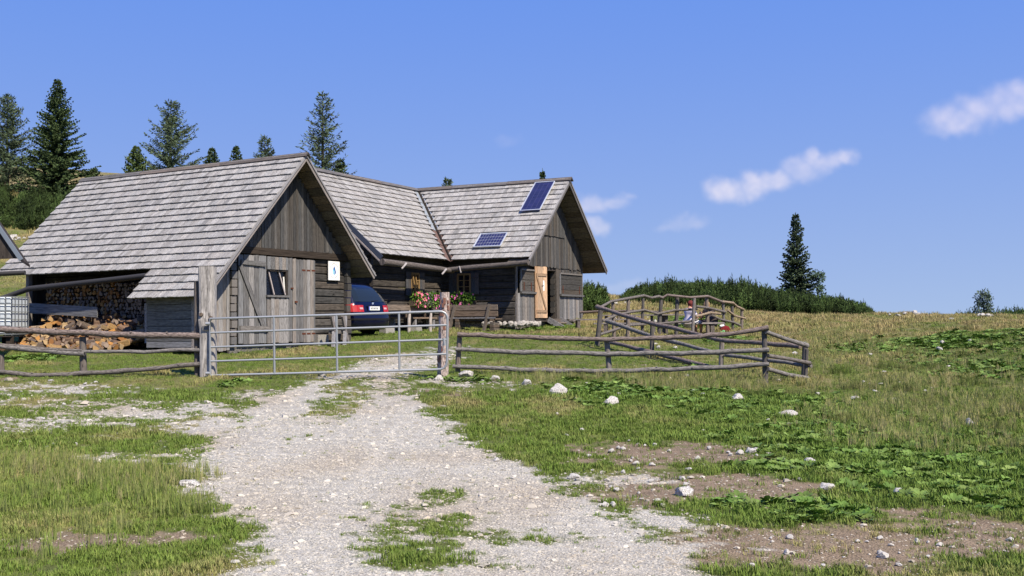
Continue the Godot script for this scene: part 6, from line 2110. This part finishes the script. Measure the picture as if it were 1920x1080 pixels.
	while hx.size() < 7000 and tries < 160000:
		tries += 1
		var d := rf(7.0, 46.0)
		var x := rf(-d * 0.5 - 0.5, d * 0.5 + 0.5)
		var lush := map_at(green_map, x, d)
		if lush < 0.25 or rng.randf() > lush or fine.get_noise_2d(x * 7.0 - 80.0, d * 7.0) < -0.1 + (0.0 if lush > 0.6 else 0.14):
			continue
		var s := rf(0.03, 0.085) * (1.0 + d * 0.012)
		hx.append(Transform3D((Basis(Vector3(rf(-1, 1), 0, rf(-1, 1)).normalized(), rf(0, 0.5)) * Basis(Vector3.UP, rf(0, TAU))).scaled(Vector3(s, s * rf(0.7, 1.2), s)), Vector3(x, hgt(x, d) + s * 0.1, -d)))
		hc.append(Color(0.1, 0.185, 0.032).lerp(Color(0.18, 0.245, 0.062), rng.randf()) * rf(0.65, 1.2))
	var hb := scatter("broad_leaved_herbs", herb.mesh(hm), hx, hc)
	tag(hb, "low broad-leaved herbs in green patches on the pasture", "herbs", "", "stuff")

func build_stones() -> void:
	var rocks := rock_meshes()
	var white := mat("limestone", lin(0.6, 0.57, 0.52), 0.95, "bark")
	# pebbles of the track: nobody could count them
	var xf := [[], [], []]
	var pc := [PackedColorArray(), PackedColorArray(), PackedColorArray()]
	for b in [[5.4, 8.0, 1700, 0.0095], [8.0, 11.5, 900, 0.0125], [11.5, 16.0, 420, 0.016], [16.0, 27.0, 130, 0.022]]:
		var w: float = b[1] * 0.5 + 1.5
		for k in int((b[1] - b[0]) * w * 2.0 * b[2]):
			var d := rf(b[0], b[1])
			var x := rf(-w, w)
			var c := cover(x, d)
			var p := c.x * 0.8 + c.y * 0.12 + (0.4 * smoothstep(0.2, 0.5, map_at(gravel_map, x, d)))
			if rng.randf() > p:
				continue
			var s: float = b[3] * rf(0.35, 1.0) * (rf(1.8, 3.4) if rng.randf() < 0.03 else 1.0)
			var q := k % 3
			xf[q].append(Transform3D(Basis.from_euler(Vector3(rf(-0.5, 0.5), rf(0, TAU), rf(-0.5, 0.5))).scaled(Vector3(s, s * rf(0.3, 0.6), s * rf(0.7, 1.0))), Vector3(x, hgt(x, d) + s * (0.12 if c.x > 0.5 else 0.5), -d)))
			var tone := rf(0.62, 1.12)
			var rut := clampf(0.22 + wide.get_noise_2d(x * 16.0 + 70.0, d * 9.0) * 1.2, 0.0, 1.0)
			pc[q].append(Color(0.48, 0.455, 0.395).lerp(Color(0.42, 0.365, 0.285), clampf(rng.randf() * 0.4 + rut * 0.6 + c.y * 0.4, 0.0, 1.0)) * tone)
	var t := Node3D.new()
	t.name = "gravel"
	add_child(t)
	tag(t, "pale limestone gravel strewn over the track", "gravel", "", "stuff")
	var low := []
	for k in 3:
		var mm := MB.new()
		var bx := [Vector3(-1, -0.8, 0.8), Vector3(0.9, -0.8, 1), Vector3(1, -0.8, -0.9), Vector3(-0.8, -0.8, -1), Vector3(-0.6, 0.6, 0.5), Vector3(0.5, 0.8, 0.6), Vector3(0.6, 0.5, -0.6), Vector3(-0.5, 0.7, -0.4)]
		for q in 8: bx[q] += Vector3(rf(-0.2, 0.2), rf(-0.2, 0.2), rf(-0.2, 0.2))
		mm.hexa(bx)
		low.append(mm.mesh(mat("pebble", Color.WHITE, 0.95, "", true)))
	for q in 3:
		scatter("pebbles", low[q], xf[q], pc[q], t)
	# single rocks, largest first: px, py, width in px, label
	var singles := [[1048, 742, 26, 1.0, "upright white limestone rock among green leaves outside the long rail fence"], [1146, 760, 26, 0.7, "flat white limestone rock below the leafy patch outside the long rail fence"], [1385, 752, 28, 0.5, "low white rock in the grass below the tall fence end post"], [1475, 782, 34, 0.4, "long flat white rock at the edge of the dark leafy patch"], [1282, 930, 34, 0.6, "white rock lying on bare brown soil"], [1820, 803, 18, 1.1, "single upright grey rock on the green slope"], [357, 914, 40, 0.35, "flat beige slab at the left edge of the gravel track"], [1550, 921, 24, 0.6, "beige rock at the end of the bare soil patch"], [1688, 928, 22, 0.6, "pale rock at the edge of the large leafy patch"], [875, 707, 30, 0.4, "flat white rock at the foot of the round gate post"], [823, 714, 16, 0.7, "small rounded rock before the round gate post"], [1075, 900, 20, 0.6, "tan rock on the bank at the right edge of the track"], [932, 866, 14, 0.5, "small brown stone on the right side of the track"], [927, 714, 16, 0.7, "small white rock in the grass right of the round gate post"], [988, 722, 16, 0.8, "small white rock beside a dry tuft below the long rail fence"], [1605, 752, 22, 0.4, "flat pale rock under the green slope, right of the fence corner"], [1408, 852, 18, 0.7, "grey-white rock on the upper bare soil patch"], [1520, 868, 20, 0.5, "pale rock on turf between soil and leafy patch"], [1655, 1047, 20, 0.7, "rock on the lower bare soil in front"], [75, 788, 16, 0.4, "flat white stone in the turf left of the track"]]
	for r in singles:
		var g := gnd(r[0], r[1])
		var s: float = r[2] * -g.z / FOC * 0.68
		var o := obj("limestone_rock", rocks[rng.randi() % 6], null, Transform3D(Basis(Vector3.UP, rf(0, TAU)), g + Vector3(0, s * r[3] * 0.45, 0)).scaled_local(Vector3(s, s * r[3], s * 0.8)))
		o.material_override = white
		tag(o, r[4], "rock", "limestone rocks on the pasture")
	# loose little ones; those of one kind of ground share a label
	var on_soil := [[1180, 830, 8], [1210, 838, 7], [1255, 848, 9], [1330, 845, 10], [1365, 852, 9], [1500, 905, 10], [1780, 990, 9], [1220, 905, 12], [1110, 885, 10]]
	for k in 42:
		on_soil.append([rf(1090, 1480), rf(838, 955), rf(5, 15)])
	for k in 24:
		on_soil.append([rf(1380, 1900), rf(1005, 1070), rf(6, 15)])
	var on_slope := [[1560, 770, 8], [1700, 820, 7], [1740, 868, 8], [1480, 800, 12], [1440, 790, 9], [1420, 690, 8], [1460, 715, 9], [1620, 718, 9], [1640, 735, 8], [1630, 722, 6], [1735, 735, 7], [1745, 728, 5], [1100, 720, 6], [905, 715, 7], [960, 735, 8], [1045, 778, 10], [1140, 742, 9], [1300, 735, 8], [1318, 742, 9]]
	for k in 50:
		on_slope.append([rf(1060, 1900), rf(640, 820), rf(5, 11)])
	var by_track := [[120, 760, 9], [250, 770, 8], [180, 720, 8], [60, 812, 9], [700, 728, 8], [960, 900, 9]]
	for k in 30:
		by_track.append([rf(0, 460), rf(716, 850), rf(5, 10)])
	for kind in [[on_soil, "small pale stone lying on the bare brown soil right of the track", "stones on the bare soil"], [on_slope, "small white stone in the grass of the slope below the fences", "stones on the grassy slope"], [by_track, "small white stone in the short turf between the left fence and the track", "stones in the turf by the track"]]:
		for r in kind[0]:
			var g := gnd(r[0], r[1])
			var s: float = r[2] * -g.z / FOC * 0.6
			var o := obj("stone", rocks[rng.randi() % 6], null, Transform3D(Basis(Vector3.UP, rf(0, TAU)), g + Vector3(0, s * 0.4, 0)).scaled_local(Vector3(s, s * rf(0.4, 0.8), s * 0.8)))
			o.material_override = white
			tag(o, kind[1], "stone", kind[2])
	# outcrops on the far slopes
	for r in [[1745, 50, 22, 8, "pale rock outcrop on the bare skyline of the hill"], [1790, 42, 16, 6, "low outcrop of pale rock under the hill skyline"], [1860, 46, 14, 4, "far-right outcrop of pale rock below the ragged lone tree"], [1700, 47, 18, 4, "small scattered outcrop on the straw slope left of the skyline rocks"], [1160, 52, 20, 6, "pale rocks on the slope between the pine bush and the thicket"], [30, 56, 14, 6, "white rocks on the slope above the barn's rear end"], [1190, 44, 30, 5, "scattered white rocks on the grass behind the curving fence"]]:
		var o0 := on_ground(r[0], r[1])
		var t2 := thing("rock_outcrop", r[4], "rocks", o0)
		for k in r[3] * 2:
			var p: Vector3 = o0 + Vector3(rf(-1, 1), 0, rf(-1.6, 1.0)) * r[2] * -o0.z / FOC * 1.3
			p.y = hgt(p.x, -p.z)
			var s := rf(0.08, 0.24) * (-o0.z / 55.0)
			var o := obj("rock", rocks[rng.randi() % 6], t2, Transform3D(Basis(Vector3.UP, rf(0, TAU)), p - o0 + Vector3(0, s * 0.35, 0)).scaled_local(Vector3(s, s * 0.7, s * 0.8)))
			o.material_override = white

# ---------------------------------------------------------------- sky clouds: a computed cover laid over the clear sky
func cloud_cover() -> ImageTexture:
	var w := 4096
	var h := 2048
	var im := Image.create(w, h, false, Image.FORMAT_RGBA8)
	var nz := FastNoiseLite.new()
	nz.seed = 21
	nz.frequency = 0.012
	nz.fractal_octaves = 5
	nz.fractal_gain = 0.55
	# each cloud: a row of puffs [px, py, rx, ry, strength]
	var clouds := [[[1790, 222, 60, 34, 0.9], [1835, 205, 60, 34, 0.8], [1880, 195, 50, 36, 0.8], [1920, 180, 60, 36, 0.9], [1990, 160, 70, 36, 0.8]], [[1360, 352, 45, 26, 1.0], [1410, 345, 50, 24, 1.0], [1455, 338, 45, 24, 0.85], [1500, 318, 40, 26, 0.7], [1540, 302, 40, 22, 0.8], [1580, 296, 30, 20, 0.95], [1525, 286, 16, 16, 0.8]], [[1110, 384, 36, 20, 0.65], [1150, 376, 36, 13, 0.5], [1180, 366, 16, 8, 0.4]], [[1122, 422, 26, 18, 0.7]], [[1285, 414, 44, 15, 0.3], [1260, 424, 30, 10, 0.25]], [[1160, 535, 60, 12, 0.2]], [[950, 262, 30, 10, 0.1]]]
	for cl in clouds:
		var px0 := 1e9
		var px1 := -1e9
		var py0 := 1e9
		var py1 := -1e9
		for p in cl:
			px0 = minf(px0, p[0] - p[2] * 1.6); px1 = maxf(px1, p[0] + p[2] * 1.6)
			py0 = minf(py0, p[1] - p[3] * 1.8); py1 = maxf(py1, p[1] + p[3] * 1.8)
		# the patch of the sky that this cloud fills
		var az := func(px, py): var r := ray(px, py); return atan2(r.x, 1.0)
		var el := func(px, py): var r := ray(px, py); return atan2(r.y, sqrt(1.0 + r.x * r.x))
		var u0 := int(az.call(px0, py0) / TAU * w)
		var u1 := int(az.call(px1, py0) / TAU * w)
		var v0 := int((0.5 - el.call(px0, py0) / PI) * h) - 4
		var v1 := int((0.5 - el.call(px1, py1) / PI) * h) + 8
		for y in range(v0, v1):
			for x in range(u0, u1):
				var a := float(x) / w * TAU
				var e := (0.5 - float(y) / h) * PI
				var dirv := Vector3(tan(a), tan(e) / cos(a), 1.0)
				# back to the angles the puffs are given in
				var c := cos(PITCH)
				var s := sin(PITCH)
				var y2 := c * dirv.y - s
				var d2 := c + s * dirv.y
				var uu := FOC * dirv.x / d2
				var vv := -FOC * y2 / d2
				var px := 960.0 + uu * cos(ROLL) + vv * sin(ROLL)
				var py := 540.0 - uu * sin(ROLL) + vv * cos(ROLL)
				var wx := px + nz.get_noise_2d(px * 1.1, py * 1.1) * 20.0
				var wy := py + nz.get_noise_2d(px * 1.1 + 500.0, py * 1.1) * 16.0
				var dens := 0.0
				for p in cl:
					var qx: float = (wx - p[0]) / p[2]
					var qy: float = (wy - p[1]) / p[3]
					dens = maxf(dens, p[4] * smoothstep(1.3, 0.25, sqrt(qx * qx + qy * qy)))
				dens *= 0.9 + 0.5 * nz.get_noise_2d(px * 1.6 + 90.0, py * 1.6)
				if dens > 0.004:
					im.set_pixel(posmod(x, w), y, Color(1.0, 0.85, 0.5, clampf(dens * 0.85, 0.0, 1.0)))
	return ImageTexture.create_from_image(im)

# ---------------------------------------------------------------- the scene
func _ready() -> void:
	rng.seed = 20240817
	fine.seed = 3; fine.frequency = 0.13; fine.fractal_octaves = 3
	wide.seed = 8; wide.frequency = 0.03; wide.fractal_octaves = 2
	var cam := Camera3D.new()
	cam.name = "camera"
	cam.fov = rad_to_deg(2.0 * atan(540.0 / FOC))
	cam.near = 0.1
	cam.far = 3000.0
	cam.basis = Basis(Vector3.RIGHT, PITCH) * Basis(Vector3.BACK, -ROLL)
	add_child(cam)
	cam.current = true
	var sky_mat := ProceduralSkyMaterial.new()
	sky_mat.sky_top_color = lin(0.055, 0.165, 0.565)
	sky_mat.sky_horizon_color = lin(0.26, 0.35, 0.53)
	sky_mat.sky_curve = 0.15
	sky_mat.ground_horizon_color = lin(0.2, 0.22, 0.17)
	sky_mat.ground_bottom_color = lin(0.1, 0.11, 0.06)
	sky_mat.sun_angle_max = 4.0
	sky_mat.sky_cover = cloud_cover()
	sky_mat.sky_cover_modulate = lin(0.31, 0.31, 0.31)
	var sky := Sky.new()
	sky.sky_material = sky_mat
	var env := Environment.new()
	env.background_mode = Environment.BG_SKY
	env.sky = sky
	env.tonemap_mode = Environment.TONE_MAPPER_LINEAR
	env.tonemap_exposure = 1.5
	env.sdfgi_enabled = true
	env.ssao_enabled = true
	env.ssil_enabled = true
	var we := WorldEnvironment.new()
	we.environment = env
	add_child(we)
	var sun := DirectionalLight3D.new()
	sun.name = "sun"
	sun.light_energy = 1.6
	sun.light_color = Color(1.0, 0.955, 0.88)
	sun.light_angular_distance = 0.5
	sun.shadow_enabled = true
	add_child(sun)
	# behind the camera, to the right, half way up the sky (read off the shadow on the barn gable)
	sun.look_at_from_position(Vector3.ZERO, -Vector3(0.616 * 0.645, 0.764, 0.788 * 0.645))
	# terrain heights on a one-metre grid
	hgrid.resize(162 * 152)
	for j in 152:
		for i in 162:
			hgrid[j * 162 + i] = table_h(i - 80.0, j - 10.0)
	make_maps()
	make_textures()
	make_unit_meshes()
	print("maps ", Time.get_ticks_msec())
	build_ground()
	print("ground ", Time.get_ticks_msec())
	build_barn()
	build_hut()
	print("houses ", Time.get_ticks_msec())
	build_vegetation()
	print("trees ", Time.get_ticks_msec())
	build_firewood()
	build_fences()
	build_gate()
	build_car()
	build_yard()
	build_people()
	print("things ", Time.get_ticks_msec())
	build_stones()
	build_grass()
	print("all ", Time.get_ticks_msec())
